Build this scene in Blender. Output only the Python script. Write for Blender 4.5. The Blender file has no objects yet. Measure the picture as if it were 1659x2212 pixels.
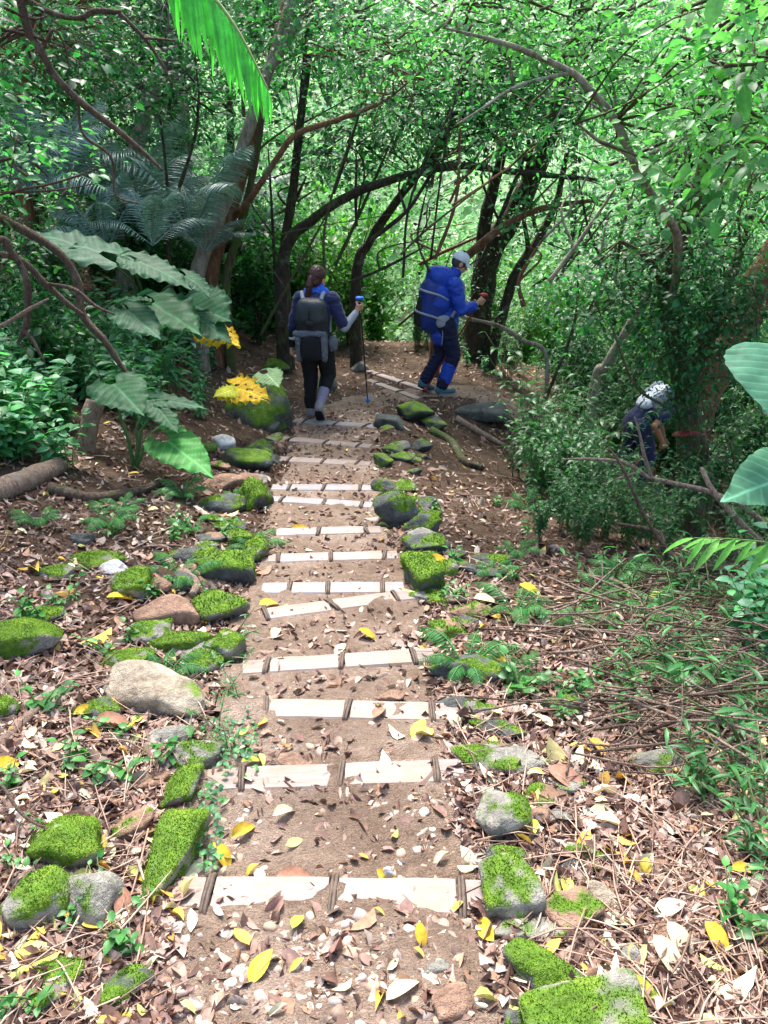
import bpy, bmesh, math, random
import numpy as np
from mathutils import Vector, Matrix
R = math.radians
rng = np.random.default_rng(7)
random.seed(7)
scene = bpy.context.scene
col = scene.collection

# ------------------------------------------------------------------ camera model
CAM = np.array([0.0, 0.0, 1.64]); PITCH = R(25.0); FPX = 804.0; SC = 2.16
FWD = np.array([0, math.cos(PITCH), -math.sin(PITCH)])
UP = np.array([0, math.sin(PITCH), math.cos(PITCH)])
RT = np.array([1.0, 0, 0])
def ray(X, Y):
    u = (X - 829.5) / SC / FPX; v = (Y - 1106.0) / SC / FPX
    return FWD + u * RT - v * UP
def P(X, Y, yd):                       # point on the sight line at world depth y
    d = ray(X, Y)
    return CAM + d * (yd / d[1])
def depth_of(p): return float(np.dot(np.asarray(p) - CAM, FWD))
def px2m(px, p): return px / SC * depth_of(p) / FPX

# ------------------------------------------------------------------ noise
def _hash(ix, iy, iz, seed):
    n = (ix.astype(np.int64) * 374761393 + iy.astype(np.int64) * 668265263 + iz.astype(np.int64) * 2147483647 + seed * 974634777)
    n = (n ^ (n >> 13)) & 0xffffffff
    n = (n * 1274126177) & 0xffffffff
    n = n ^ (n >> 16)
    return (n & 0xffffff) / float(0xffffff)
def vn(p, seed=0):
    p = np.asarray(p, float); i = np.floor(p); f = p - i; f = f * f * (3 - 2 * f)
    ix, iy, iz = i[..., 0], i[..., 1], i[..., 2]; fx, fy, fz = f[..., 0], f[..., 1], f[..., 2]
    def c(a, b, d): return _hash(ix + a, iy + b, iz + d, seed)
    x00 = c(0,0,0)*(1-fx)+c(1,0,0)*fx; x10 = c(0,1,0)*(1-fx)+c(1,1,0)*fx
    x01 = c(0,0,1)*(1-fx)+c(1,0,1)*fx; x11 = c(0,1,1)*(1-fx)+c(1,1,1)*fx
    return ((x00*(1-fy)+x10*fy)*(1-fz) + (x01*(1-fy)+x11*fy)*fz) * 2 - 1
def fbm(p, octv=4, seed=0):
    p = np.asarray(p, float); a = 1.0; s = 0; t = 0
    for k in range(octv):
        s = s + a * vn(p, seed + k); t += a; a *= .5; p = p * 2.03 + 11.7
    return s / t
def n2(x, y, f=1.0, octv=3, seed=0):
    x = np.asarray(x, float); y = np.asarray(y, float)
    return fbm(np.stack([x * f, y * f, np.full_like(x, 0.37)], -1), octv, seed)
def sstep(a, b, x):
    t = np.clip((x - a) / (b - a), 0, 1); return t * t * (3 - 2 * t)
def lerp(a, b, t): return a + (b - a) * t

# ------------------------------------------------------------------ mesh builder
def setp(o, label=None, cat=None, group=None, kind=None):
    if label: o['label'] = label
    if cat: o['category'] = cat
    if group: o['group'] = group
    if kind: o['kind'] = kind
    return o
def empty(name, loc=(0, 0, 0), rz=0.0):
    o = bpy.data.objects.new(name, None); col.objects.link(o)
    o.empty_display_size = .1
    o.location = tuple(float(c) for c in loc); o.rotation_euler = (0, 0, rz); return o
class MB:
    def __init__(s): s.V = []; s.F = []; s.T = []; s.M = []; s.n = 0; s.S = []
    def add(s, V, faces, tint=(1, 1, 1), mat=0, smooth=True):
        V = np.asarray(V, float).reshape(-1, 3)
        tint = np.asarray(tint, float)
        if tint.ndim == 1: tint = np.broadcast_to(tint, (len(V), 3))
        s.V.append(V); s.T.append(tint)
        for f in (faces if isinstance(faces, list) else [faces]):
            f = np.asarray(f, dtype=np.int64)
            if len(f) == 0: continue
            s.F.append(f + s.n); s.M.append(np.full(len(f), mat)); s.S.append(np.full(len(f), smooth))
        s.n += len(V); return s
    def mesh(s, name, mats, extra=None):
        me = bpy.data.meshes.new(name)
        V = np.concatenate(s.V); T = np.concatenate(s.T)
        me.vertices.add(len(V)); me.vertices.foreach_set('co', V.astype(np.float32).ravel())
        loops = np.concatenate([f.ravel() for f in s.F])
        tot = np.concatenate([np.full(len(f), f.shape[1]) for f in s.F])
        st = np.concatenate([[0], np.cumsum(tot)[:-1]])
        me.loops.add(len(loops)); me.loops.foreach_set('vertex_index', loops.astype(np.int32))
        me.polygons.add(len(tot)); me.polygons.foreach_set('loop_start', st.astype(np.int32))
        for m in (mats if isinstance(mats, (list, tuple)) else [mats]): me.materials.append(m)
        me.polygons.foreach_set('material_index', np.concatenate(s.M).astype(np.int32))
        me.polygons.foreach_set('use_smooth', np.concatenate(s.S).astype(bool))
        a = me.attributes.new('tint', 'FLOAT_COLOR', 'POINT')
        a.data.foreach_set('color', np.concatenate([T, np.ones((len(T), 1))], 1).astype(np.float32).ravel())
        for k, arr in (extra or {}).items():
            a = me.attributes.new(k, 'FLOAT', 'POINT'); a.data.foreach_set('value', np.asarray(arr, np.float32))
        me.update(calc_edges=True)
        return me
    def build(s, name, mats, parent=None, loc=None, extra=None):
        o = bpy.data.objects.new(name, s.mesh(name, mats, extra)); col.objects.link(o)
        if parent: o.parent = parent
        if loc is not None: o.location = tuple(float(c) for c in loc)
        return o
def copy_tree(o, parent=None):
    c = o.copy(); col.objects.link(c)
    if parent: c.parent = parent
    for ch in list(o.children): copy_tree(ch, c)
    return c

def norm(v): 
    v = np.asarray(v, float); return v / np.maximum(np.linalg.norm(v, axis=-1, keepdims=True), 1e-9)
def frames(d, n):                      # leaf frames: y = d (length), z ~ n
    d = norm(d); x = norm(np.cross(d, n)); z = np.cross(x, d)
    return np.stack([x, d, z], -1)     # columns
def rand_dirs(k, r=rng):
    return norm(r.normal(size=(k, 3)))
def scatter(mb, tmpl, pos, rot, scl, tint, mat=0):
    V, F = tmpl; n = len(pos); m = len(V)
    scl = np.asarray(scl, float)
    if scl.ndim == 1: scl = np.repeat(scl[:, None], 3, 1)
    W = np.einsum('nij,nmj->nmi', rot, V[None] * scl[:, None, :]) + pos[:, None, :]
    T = np.repeat(np.asarray(tint, float)[:, None, :], m, 1)
    fs = []
    off = (np.arange(n) * m)[:, None, None]
    for f in F: fs.append((f[None] + off).reshape(-1, f.shape[1]))
    mb.add(W.reshape(-1, 3), fs, T.reshape(-1, 3), mat)

# leaf templates, length 1 along +y
def leaf_t(w=.35, fold=.12, bend=.15, nseg=4, shape=1.0, curl=0.0, twist=0.0):
    ts = np.linspace(0, 1, nseg + 1); V = []; F4 = []; F3 = []
    for t in ts:
        hw = w * .5 * (math.sin(math.pi * t ** shape) ** .8 if 0 < t < 1 else 0.0)
        z = -bend * (t * t) ; tw = twist * (t - .5)
        zc = curl * hw * 2
        for sgn in (-1, 0, 1):
            xx = sgn * hw; zz = z + abs(sgn) * (fold * hw * 2 + zc)
            V.append((xx * math.cos(tw) , t * (1 - .25 * bend * t), zz + xx * math.sin(tw)))
    for i in range(nseg):
        a = i * 3
        for j in (0, 1):
            q = (a + j, a + j + 1, a + j + 4, a + j + 3)
            if i == 0: F3.append((a + 1, q[2], q[3]) )
            elif i == nseg - 1: F3.append((q[0], q[1], a + 4))
            else: F4.append(q)
    out = [np.array(F3)]
    if F4: out.append(np.array(F4))
    return np.array(V, float), out
DIAMOND = (np.array([(0, 0, 0), (.22, .45, .04), (0, 1, -.12), (-.22, .45, .04)], float), [np.array([(0, 1, 2), (0, 2, 3)])])
LEAF_S = leaf_t(.5, .15, .2, 3)
LEAF_L = leaf_t(.24, .2, .35, 5, .8)
LEAF_O = leaf_t(.62, .12, .25, 4, .75)
LEAF_N = leaf_t(.10, .2, .35, 5, .8)

def catmull(pts, m=6):
    pts = np.asarray(pts, float); n = len(pts)
    if n < 3: return np.stack([lerp(pts[0], pts[-1], t) for t in np.linspace(0, 1, m + 1)])
    out = []
    ext = np.concatenate([[2 * pts[0] - pts[1]], pts, [2 * pts[-1] - pts[-2]]])
    for i in range(n - 1):
        p0, p1, p2, p3 = ext[i:i + 4]
        for k in range(m):
            t = k / m
            out.append(.5 * ((2 * p1) + (-p0 + p2) * t + (2 * p0 - 5 * p1 + 4 * p2 - p3) * t * t + (-p0 + 3 * p1 - 3 * p2 + p3) * t ** 3))
    out.append(pts[-1]); return np.array(out)
def tube(mb, pts, rad, seg=8, m=5, noise=.0, seed=0, tint=(1, 1, 1), mat=0, nf=6.0):
    pts = np.asarray(pts, float); rad = np.asarray(rad, float)
    if rad.ndim == 0: rad = np.full(len(pts), float(rad))
    C = catmull(np.concatenate([pts, rad[:, None]], 1), m); r = np.maximum(C[:, 3], .0008); C = C[:, :3]
    T = norm(np.gradient(C, axis=0)); N = np.zeros_like(T)
    a = np.array([0, 0, 1.0]) if abs(T[0][2]) < .9 else np.array([1.0, 0, 0])
    N[0] = norm(np.cross(T[0], a))
    for i in range(1, len(C)):
        v = N[i - 1] - T[i] * np.dot(N[i - 1], T[i]); N[i] = norm(v)
    B = np.cross(T, N); th = np.linspace(0, 2 * math.pi, seg, endpoint=False)
    ring = N[:, None, :] * np.cos(th)[None, :, None] + B[:, None, :] * np.sin(th)[None, :, None]
    rr = np.repeat(r[:, None], seg, 1)
    if noise:
        q = C[:, None, :] + ring * r[:, None, None]
        rr = rr * (1 + noise * fbm(q * nf + seed * 3.1, 3, seed))
    V = (C[:, None, :] + ring * rr[:, :, None]).reshape(-1, 3); n = len(C)
    i = np.arange(n - 1)[:, None] * seg; j = np.arange(seg)[None, :]; j2 = (j + 1) % seg
    q = np.stack([i + j, i + j2, i + seg + j2, i + seg + j], -1).reshape(-1, 4)
    V = np.concatenate([V, [C[0], C[-1]]]); k = n * seg
    t1 = np.stack([np.full(seg, k), (np.arange(seg) + 1) % seg, np.arange(seg)], 1)
    t2 = np.stack([np.full(seg, k + 1), (n - 1) * seg + np.arange(seg), (n - 1) * seg + (np.arange(seg) + 1) % seg], 1)
    mb.add(V, [q, t1, t2], tint, mat); return C

_ico = {}
def ico(sub):
    if sub not in _ico:
        bm = bmesh.new(); bmesh.ops.create_icosphere(bm, subdivisions=sub, radius=1.0)
        V = np.array([v.co[:] for v in bm.verts]); F = np.array([[v.index for v in f.verts] for f in bm.faces]); bm.free()
        _ico[sub] = (norm(V), F)
    return _ico[sub]
def superell(mb, c, dims, e=.5, taper=0.0, rot=None, tint=(1, 1, 1), mat=0, nu=28, nv=16, lump=0.0, seed=0):
    """rounded box: dims are half sizes"""
    u = np.linspace(0, 2 * math.pi, nu, endpoint=False); v = np.linspace(-math.pi / 2, math.pi / 2, nv)
    sp = lambda a: np.sign(a) * np.abs(a) ** e
    U, W = np.meshgrid(u, v)
    x = sp(np.cos(W)) * sp(np.cos(U)); y = sp(np.cos(W)) * sp(np.sin(U)); z = sp(np.sin(W))
    k = 1 - taper * (z + 1) / 2
    Q = np.stack([x * k * dims[0], y * k * dims[1], z * dims[2]], -1).reshape(-1, 3)
    if lump: Q = Q * (1 + lump * fbm(Q / max(dims) * 2.5 + seed, 3, seed))[:, None]
    if rot is not None: Q = Q @ np.asarray(rot).T
    Q = Q + np.asarray(c)
    i = np.arange(nv - 1)[:, None] * nu; j = np.arange(nu)[None]; j2 = (j + 1) % nu
    mb.add(Q, np.stack([i + j, i + j2, i + nu + j2, i + nu + j], -1).reshape(-1, 4), tint, mat)
def rotm(ax, a):
    return np.array(Matrix.Rotation(a, 3, ax))

# ------------------------------------------------------------------ materials
def newmat(name):
    m = bpy.data.materials.new(name); m.use_nodes = True; nt = m.node_tree; nt.nodes.clear()
    out = nt.nodes.new('ShaderNodeOutputMaterial'); return m, nt, out
def N(nt, typ, **kw):
    n = nt.nodes.new(typ)
    for k, v in kw.items():
        if k.startswith('i_'):
            n.inputs[k[2:].replace('_', ' ')].default_value = v
        else: setattr(n, k, v)
    return n
def mixc(nt, fac, a, b, blend='MIX'):
    n = nt.nodes.new('ShaderNodeMix'); n.data_type = 'RGBA'; n.blend_type = blend
    for sock, val in ((n.inputs[0], fac), (n.inputs[6], a), (n.inputs[7], b)):
        if hasattr(val, 'is_linked'): nt.links.new(val, sock)
        else: sock.default_value = val if not isinstance(val, tuple) or len(val) == 4 else (*val, 1)
    return n.outputs[2]
def ramp(nt, fac, stops):
    n = nt.nodes.new('ShaderNodeValToRGB'); nt.links.new(fac, n.inputs[0])
    e = n.color_ramp.elements
    while len(e) < len(stops): e.new(.5)
    for k, (p, c) in enumerate(stops):
        e[k].position = p; e[k].color = (*c, 1) if len(c) == 3 else c
    return n.outputs[0]
def noise(nt, scale, detail=4, rough=.6, vec=None, dist=0.0):
    n = nt.nodes.new('ShaderNodeTexNoise'); n.inputs['Scale'].default_value = scale
    n.inputs['Detail'].default_value = detail; n.inputs['Roughness'].default_value = rough; n.inputs['Distortion'].default_value = dist
    if vec is not None: nt.links.new(vec, n.inputs['Vector'])
    return n.outputs['Fac']
def objco(nt): return nt.nodes.new('ShaderNodeTexCoord').outputs['Object']
def bump(nt, h, strength=.5, dist=.01):
    b = nt.nodes.new('ShaderNodeBump'); b.inputs['Strength'].default_value = strength; b.inputs['Distance'].default_value = dist
    nt.links.new(h, b.inputs['Height']); return b.outputs[0]
def attr(nt, name, out='Color'):
    n = nt.nodes.new('ShaderNodeAttribute'); n.attribute_name = name; return n.outputs[out]
def leaf_mat(name, trans=.35, rough=.38, tcol=(1.5, 1.9, .7), mott=25.0, spec=.5):
    m, nt, out = newmat(name); L = nt.links
    t = attr(nt, 'tint'); co = objco(nt)
    v = noise(nt, mott, 3, .6, co)
    c = mixc(nt, 1.0, t, ramp(nt, v, [(.3, (.72, .72, .72)), (.7, (1.2, 1.2, 1.2))]), 'MULTIPLY')
    b = N(nt, 'ShaderNodeBsdfPrincipled'); b.inputs['Roughness'].default_value = rough; b.inputs['Specular IOR Level'].default_value = spec
    L.new(c, b.inputs['Base Color']); L.new(bump(nt, v, .3, .004), b.inputs['Normal'])
    tr = N(nt, 'ShaderNodeBsdfTranslucent'); L.new(mixc(nt, 1.0, c, (*tcol, 1), 'MULTIPLY'), tr.inputs['Color'])
    mx = N(nt, 'ShaderNodeMixShader'); mx.inputs[0].default_value = trans
    L.new(b.outputs[0], mx.inputs[1]); L.new(tr.outputs[0], mx.inputs[2]); L.new(mx.outputs[0], out.inputs[0]); return m
def plain(name, colr, rough=.6, nscale=30, var=.25, bstr=.2, bdist=.003, metal=0.0, spec=.4, tint=False, stretch=None, sheen=0.0):
    m, nt, out = newmat(name); L = nt.links; co = objco(nt)
    if stretch:
        mp = N(nt, 'ShaderNodeMapping'); mp.inputs['Scale'].default_value = stretch; L.new(co, mp.inputs[0]); co = mp.outputs[0]
    v = noise(nt, nscale, 5, .65, co)
    base = attr(nt, 'tint') if tint else (*colr, 1)
    c = mixc(nt, 1.0, base, ramp(nt, v, [(.25, (1 - var,) * 3), (.75, (1 + var,) * 3)]), 'MULTIPLY')
    b = N(nt, 'ShaderNodeBsdfPrincipled'); L.new(c, b.inputs['Base Color']); b.inputs['Roughness'].default_value = rough
    b.inputs['Metallic'].default_value = metal; b.inputs['Specular IOR Level'].default_value = spec
    if sheen: b.inputs['Sheen Weight'].default_value = sheen
    L.new(bump(nt, v, bstr, bdist), b.inputs['Normal']); L.new(b.outputs[0], out.inputs[0]); return m

M = {}
M['leaf'] = leaf_mat('leaf_green', .42, .44, (1.3, 1.9, .85), mott=25.0, spec=.4)
M['leaf_far'] = leaf_mat('leaf_far', .45, .5, (1.2, 1.7, 1.0), mott=3.0, spec=.4)
M['leaf_gloss'] = leaf_mat('leaf_glossy', .25, .55, (1.1, 1.7, .8), mott=9.0, spec=.12)
M['leaf_silver'] = leaf_mat('leaf_silver', .2, .36, (1.1, 1.5, 1.0), mott=12.0, spec=.85)
M['litter'] = leaf_mat('leaf_dead', .12, .6, (1.2, 1.0, .7), 60.0, .3)
M['pebble'] = plain('pebble', (1, 1, 1), .75, 60, .3, .3, .002, tint=True)
M['stem'] = plain('plant_stem', (1, 1, 1), .55, 40, .3, .2, .002, tint=True)

def bark_mat(name, c1, c2, moss=0.0, lichen=0.0, scale=1.0):
    m, nt, out = newmat(name); L = nt.links; co = objco(nt)
    mp = N(nt, 'ShaderNodeMapping'); mp.inputs['Scale'].default_value = (14 * scale, 14 * scale, 3.5 * scale); L.new(co, mp.inputs[0])
    v = noise(nt, 1.6, 6, .7, mp.outputs[0], .4); w = noise(nt, 5.0 * scale, 4, .6, co)
    c = ramp(nt, v, [(.3, c1), (.68, c2)])
    if lichen: c = mixc(nt, ramp(nt, w, [(.6 - .1 * lichen, (0, 0, 0)), (.66, (lichen,) * 3)]), c, (.42, .44, .38, 1))
    if moss: c = mixc(nt, ramp(nt, noise(nt, 7 * scale, 5, .7, co), [(.62 - .3 * moss, (0, 0, 0)), (.7 - .2 * moss, (.9,) * 3)]), c, (.06, .12, .02, 1))
    b = N(nt, 'ShaderNodeBsdfPrincipled'); L.new(c, b.inputs['Base Color']); b.inputs['Roughness'].default_value = .8; b.inputs['Specular IOR Level'].default_value = .25
    hh = N(nt, 'ShaderNodeMath', operation='ADD'); L.new(v, hh.inputs[0]); L.new(noise(nt, 30 * scale, 5, .7, co), hh.inputs[1])
    L.new(bump(nt, hh.outputs[0], 1.0, .03), b.inputs['Normal']); L.new(b.outputs[0], out.inputs[0]); return m
M['bark_pale'] = bark_mat('bark_pale', (.12, .10, .075), (.42, .37, .29), .2, .8)
M['bark_dark'] = bark_mat('bark_dark', (.016, .012, .009), (.085, .066, .048), .25, .2)
M['bark_red'] = bark_mat('bark_red', (.09, .04, .022), (.30, .16, .09), .1, .2)
M['bark_moss'] = bark_mat('bark_moss', (.04, .03, .02), (.16, .12, .08), .6, .2)
M['deadwood'] = bark_mat('deadwood', (.16, .10, .075), (.46, .34, .26), 0, .3, 2.0)
M['deadwood_dark'] = bark_mat('deadwood_dark', (.05, .033, .024), (.19, .13, .095), .1, .2, 2.0)
M['cutwood'] = plain('cut_wood', (.50, .36, .25), .8, 60, .25, .3, .003)

def rock_mat(name, c1, c2):
    m, nt, out = newmat(name); L = nt.links; co = objco(nt)
    v = noise(nt, 9, 7, .68, co, .3); w = noise(nt, 34, 5, .7, co)
    c = ramp(nt, v, [(.28, c1), (.5, tuple((a + b) / 2 for a, b in zip(c1, c2))), (.72, c2)])
    c = mixc(nt, .5, c, ramp(nt, w, [(.3, (.55,) * 3), (.7, (1.35,) * 3)]), 'MULTIPLY')
    ms = attr(nt, 'moss', 'Fac')
    mo = noise(nt, 60, 4, .7, co)
    mc = ramp(nt, noise(nt, 14, 4, .7, co), [(.25, (.04, .065, .010)), (.5, (.09, .18, .016)), (.72, (.18, .27, .028)), (.85, (.13, .10, .03))])
    cc = mixc(nt, ms, c, mc)
    b = N(nt, 'ShaderNodeBsdfPrincipled'); L.new(cc, b.inputs['Base Color']); b.inputs['Roughness'].default_value = .85; b.inputs['Specular IOR Level'].default_value = .25
    hh = N(nt, 'ShaderNodeMath', operation='ADD'); L.new(v, hh.inputs[0]); L.new(mo, hh.inputs[1])
    L.new(bump(nt, hh.outputs[0], .9, .022), b.inputs['Normal']); L.new(b.outputs[0], out.inputs[0]); return m
M['rock_grey'] = rock_mat('rock_grey', (.10, .10, .09), (.36, .34, .29))
M['rock_tan'] = rock_mat('rock_tan', (.13, .10, .07), (.50, .43, .33))
M['rock_brown'] = rock_mat('rock_brown', (.13, .075, .05), (.42, .27, .19))
M['rock_dark'] = rock_mat('rock_dark', (.03, .033, .032), (.14, .15, .14))
M['rock_white'] = rock_mat('rock_white', (.35, .35, .34), (.78, .77, .75))
M['moss'] = leaf_mat('moss_tuft', .3, .7, (1.3, 1.4, .5), 9.0, .2)

def soil_mat(name, c1, c2, c3):
    m, nt, out = newmat(name); L = nt.links; co = objco(nt)
    v = noise(nt, 3.0, 6, .65, co); w = noise(nt, 38, 6, .75, co); g = noise(nt, 160, 3, .7, co)
    c = ramp(nt, v, [(.3, c1), (.5, c2), (.7, c3)])
    c = mixc(nt, .75, c, ramp(nt, w, [(.3, (.55, .51, .48)), (.46, (1, .98, .95)), (.72, (1.5, 1.46, 1.42))]), 'MULTIPLY')
    c = mixc(nt, .6, c, ramp(nt, g, [(.35, (.6,) * 3), (.65, (1.25,) * 3)]), 'MULTIPLY')
    vo = N(nt, 'ShaderNodeTexVoronoi'); vo.inputs['Scale'].default_value = 42; L.new(co, vo.inputs['Vector'])
    b = N(nt, 'ShaderNodeBsdfPrincipled'); L.new(c, b.inputs['Base Color']); b.inputs['Roughness'].default_value = .92; b.inputs['Specular IOR Level'].default_value = .2
    hh = N(nt, 'ShaderNodeMath', operation='ADD'); L.new(w, hh.inputs[0]); L.new(g, hh.inputs[1])
    L.new(bump(nt, hh.outputs[0], 1.0, .035), b.inputs['Normal']); L.new(b.outputs[0], out.inputs[0]); return m
M['ground'] = soil_mat('forest_soil', (.055, .036, .024), (.12, .078, .052), (.20, .135, .095))
M['path'] = soil_mat('path_soil', (.235, .16, .115), (.37, .27, .205), (.52, .40, .325))
# ------------------------------------------------------------------ terrain
_YC = np.array([-3, 0.0, 1.5, 3.0, 5.5, 8.3, 9.2, 40]); _XC = np.array([.05, -.05, -.13, -.27, -.42, -.50, -.45, -.45])
def xc(y): return np.interp(y, _YC, _XC)
PATH2 = np.array([(-.5, 8.3), (-.42, 9.0), (-.05, 9.6), (.7, 9.9), (1.6, 9.7), (2.35, 9.15), (2.85, 8.5), (3.1, 7.7), (3.2, 6.9)])
def pdist(x, y):
    x = np.asarray(x, float); y = np.asarray(y, float)
    d = np.where(y < 8.6, np.abs(x - xc(y)), 9.0)
    q = catmull(np.concatenate([PATH2, np.zeros((len(PATH2), 1))], 1), 4)[:, :2]
    for a, b in zip(q[:-1], q[1:]):
        ab = b - a; t = np.clip(((x - a[0]) * ab[0] + (y - a[1]) * ab[1]) / (ab @ ab), 0, 1)
        d = np.minimum(d, np.hypot(x - a[0] - t * ab[0], y - a[1] - t * ab[1]))
    return d
def hs(x, y):
    x = np.asarray(x, float); y = np.asarray(y, float)
    s = x - xc(y)
    z = -.136 * np.minimum(y, 9.5) - .05 * np.clip(y - 9.5, 0, 4)
    far = np.clip(y - 13.5, 0, 15); z = z - .28 * far * sstep(-9, 3, x)
    fl = 1 - .75 * sstep(12, 20, y); tl = fl * np.clip(-s - .62, 0, None); kl = lerp(.12, .36, sstep(2, 9, y))
    z = z + kl * (np.minimum(tl, 6) + .25 * np.clip(tl - 6, 0, 40))
    thr = lerp(.6, 1.7, sstep(8.4, 9.8, y)); tr = fl * np.clip(s - thr, 0, None)
    kr = lerp(.07, .36, sstep(2.2, 8.0, y))
    z = z - kr * (np.minimum(tr, 4.5) + .3 * np.clip(tr - 4.5, 0, 12))
    z = z + 7.0 * sstep(26, 52, y) + 10 * sstep(45, 90, y) + .1 * np.clip(y - 30, 0, 200) * sstep(30, 60, y)
    z = z + np.where(y > 12, n2(x, y, .18, 3, 5) * .5 * sstep(12, 20, y), 0)
    off = sstep(.45, .9, np.abs(s))
    return z + off * n2(x, y, 1.1, 3, 3) * .07 + n2(x, y, 5.0, 3, 9) * .012 
_TS = np.concatenate([np.arange(.5, 16, .1), np.geomspace(16, 80, 40)])
def hit(X, Y, f=None):
    f = f or hs; d = ray(X, Y)
    def first(ts):
        p = CAM + d * ts[:, None]; bl = p[:, 2] < f(p[:, 0], p[:, 1]); k = int(np.argmax(bl))
        return (ts[max(k - 1, 0)], ts[k]) if bl.any() else (ts[-1], ts[-1])
    a, b = first(_TS)
    a, b = first(np.linspace(a, b, 12)); a, b = first(np.linspace(a, b, 12))
    return CAM + d * b
# left end, right end, straps (photo coordinates); board tone: 0 pale, 1 grey
STEPS = [((372,1938),(1068,1946),(450,720,997),0,.13), ((447,1690),(1000,1668),(521,733,940),0,.115), ((566,1533),(990,1543),(575,752,934),0,.115),
 ((525,1446),(936,1418),(575,735,892),0,.11), ((556,1332),(892,1288),(573,712,852),0,.11), ((566,1274),(872,1272),(625,708,826),1,.12),
 ((580,1209),(858,1202),(601,714,830),0,.11), ((585,1153),(822,1147),(592,688,790),0,.11), ((584,1080),(804,1094),(610,702,782),1,.11),
 ((588,1055),(806,1056),(625,700,778),1,.12), ((590,993),(800,1004),(626,700,772),0,.12), ((608,949),(802,966),(628,706,776),0,.12), ((636,910),(816,923),(660,728,792),1,.13)]
BL = [(hit(*a), hit(*b)) for a, b, *_ in STEPS]
_order = np.argsort([(a[1] + b[1]) / 2 for a, b in BL])
def yline(k, x):
    a, b = BL[k]; t = (x - a[0]) / (b[0] - a[0]); return a[1] + (b[1] - a[1]) * t
def h(x, y):
    x = np.asarray(x, float); y = np.asarray(y, float); z = hs(x, y)
    mask = 1 - sstep(.42, .58, np.abs(x - xc(y)))
    off = np.zeros_like(z)
    for i in range(len(_order) - 1):
        ya = yline(_order[i], x) + .05; yb = yline(_order[i + 1], x) + .05
        d = .136 * (yb - ya); f = np.clip((y - ya) / np.maximum(yb - ya, .05), 0, 1)
        off = np.where((y >= ya) & (y < yb), -.6 * d * (1 - f), off)
    return z + off * mask
def hz(x, y): return float(h(np.array([x]), np.array([y]))[0])
def nrm(x, y, e=.04):
    gx = (hs(x + e, y) - hs(x - e, y)) / (2 * e); gy = (hs(x, y + e) - hs(x, y - e)) / (2 * e)
    return norm(np.stack([-gx, -gy, np.ones_like(gx)], -1))
def G(X, Y): return hit(X, Y)

def axis(parts):
    out = []
    for a, b, s in parts: out.append(np.arange(a, b, s))
    return np.concatenate(out)
xs = np.concatenate([-np.geomspace(160, 6.2, 26), axis([(-6, -2.2, .10), (-2.2, 2.4, .03), (2.4, 7, .10)]), np.geomspace(7, 160, 26)])
ys = np.concatenate([-np.geomspace(60, 2.2, 10), axis([(-2, .4, .15), (.4, 5, .028), (5, 11, .06), (11, 16, .2)]), np.geomspace(16, 240, 34)])
XX, YY = np.meshgrid(xs, ys); ZZ = h(XX, YY)
gv = np.stack([XX, YY, ZZ], -1).reshape(-1, 3); nx = len(xs)
i = np.arange(len(ys) - 1)[:, None] * nx; j = np.arange(nx - 1)[None]
gq = np.stack([i + j, i + j + 1, i + nx + j + 1, i + nx + j], -1).reshape(-1, 4)
g = MB(); g.add(gv, gq); ground = g.build('ground', M['ground']); setp(ground, 'brown forest floor soil under the leaf litter and trees', 'ground', kind='structure')
# the trodden path as a sheet of its own just above
pd = pdist(XX, YY) + .07 * sstep(8.5, 9.6, YY) + .15 * n2(XX, YY, 3.0, 3, 21) + .06 * n2(XX, YY, 11.0, 2, 23)
inside = ((pd < .44) & (YY > -.9)).reshape(-1)
fq = gq[inside[gq].all(1)]; used = np.unique(fq); remap = np.full(len(gv), -1); remap[used] = np.arange(len(used))
pv = gv[used].copy(); edge = np.clip((.44 - pd.reshape(-1)[used]) / .06, 0, 1)
pv[:, 2] += .004 + .006 * edge + .006 * n2(pv[:, 0], pv[:, 1], 16, 3, 4) * edge
bl_ = np.zeros(len(pv))
for k_ in range(len(BL)): bl_ = np.maximum(bl_, 1 - sstep(.05, .13, np.abs(pv[:, 1] - yline(k_, pv[:, 0]))))
pv[:, 2] += bl_ * np.where(pv[:, 1] < 4, .022, .008) * sstep(.05, .45, n2(pv[:, 0], pv[:, 1], 6.5, 3, 31)) + .012 * n2(pv[:, 0], pv[:, 1], 4.5, 3, 33) * edge * (1 - bl_)
g = MB(); g.add(pv, remap[fq]); path = g.build('path', M['path']); setp(path, 'trodden bare dirt footpath descending between the timber steps', 'path', kind='structure')

# ------------------------------------------------------------------ timber steps
def board_mat(name, c1, c2):
    m, nt, out = newmat(name); L = nt.links; co = objco(nt)
    mp = N(nt, 'ShaderNodeMapping'); mp.inputs['Scale'].default_value = (2.5, 40, 40); L.new(co, mp.inputs[0])
    v = noise(nt, 1.5, 6, .7, mp.outputs[0], .6); d = noise(nt, 6, 5, .7, co)
    c = ramp(nt, v, [(.25, c1), (.7, c2)])
    c = mixc(nt, ramp(nt, d, [(.48, (0, 0, 0)), (.68, (.9,) * 3)]), c, (.20, .135, .09, 1))
    b = N(nt, 'ShaderNodeBsdfPrincipled'); L.new(c, b.inputs['Base Color']); b.inputs['Roughness'].default_value = .55
    L.new(bump(nt, v, .5, .004), b.inputs['Normal']); L.new(b.outputs[0], out.inputs[0]); return m
M['board'] = board_mat('board_pale', (.13, .092, .075), (.30, .232, .205)); M['board_grey'] = board_mat('board_grey', (.11, .105, .115), (.25, .24, .265))
M['board_far'] = board_mat('board_far', (.14, .11, .10), (.33, .265, .25)); M['board_end'] = board_mat('board_end', (.10, .08, .07), (.24, .18, .165))  # steps past the fifth take a slightly paler, greyer board tone
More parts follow.
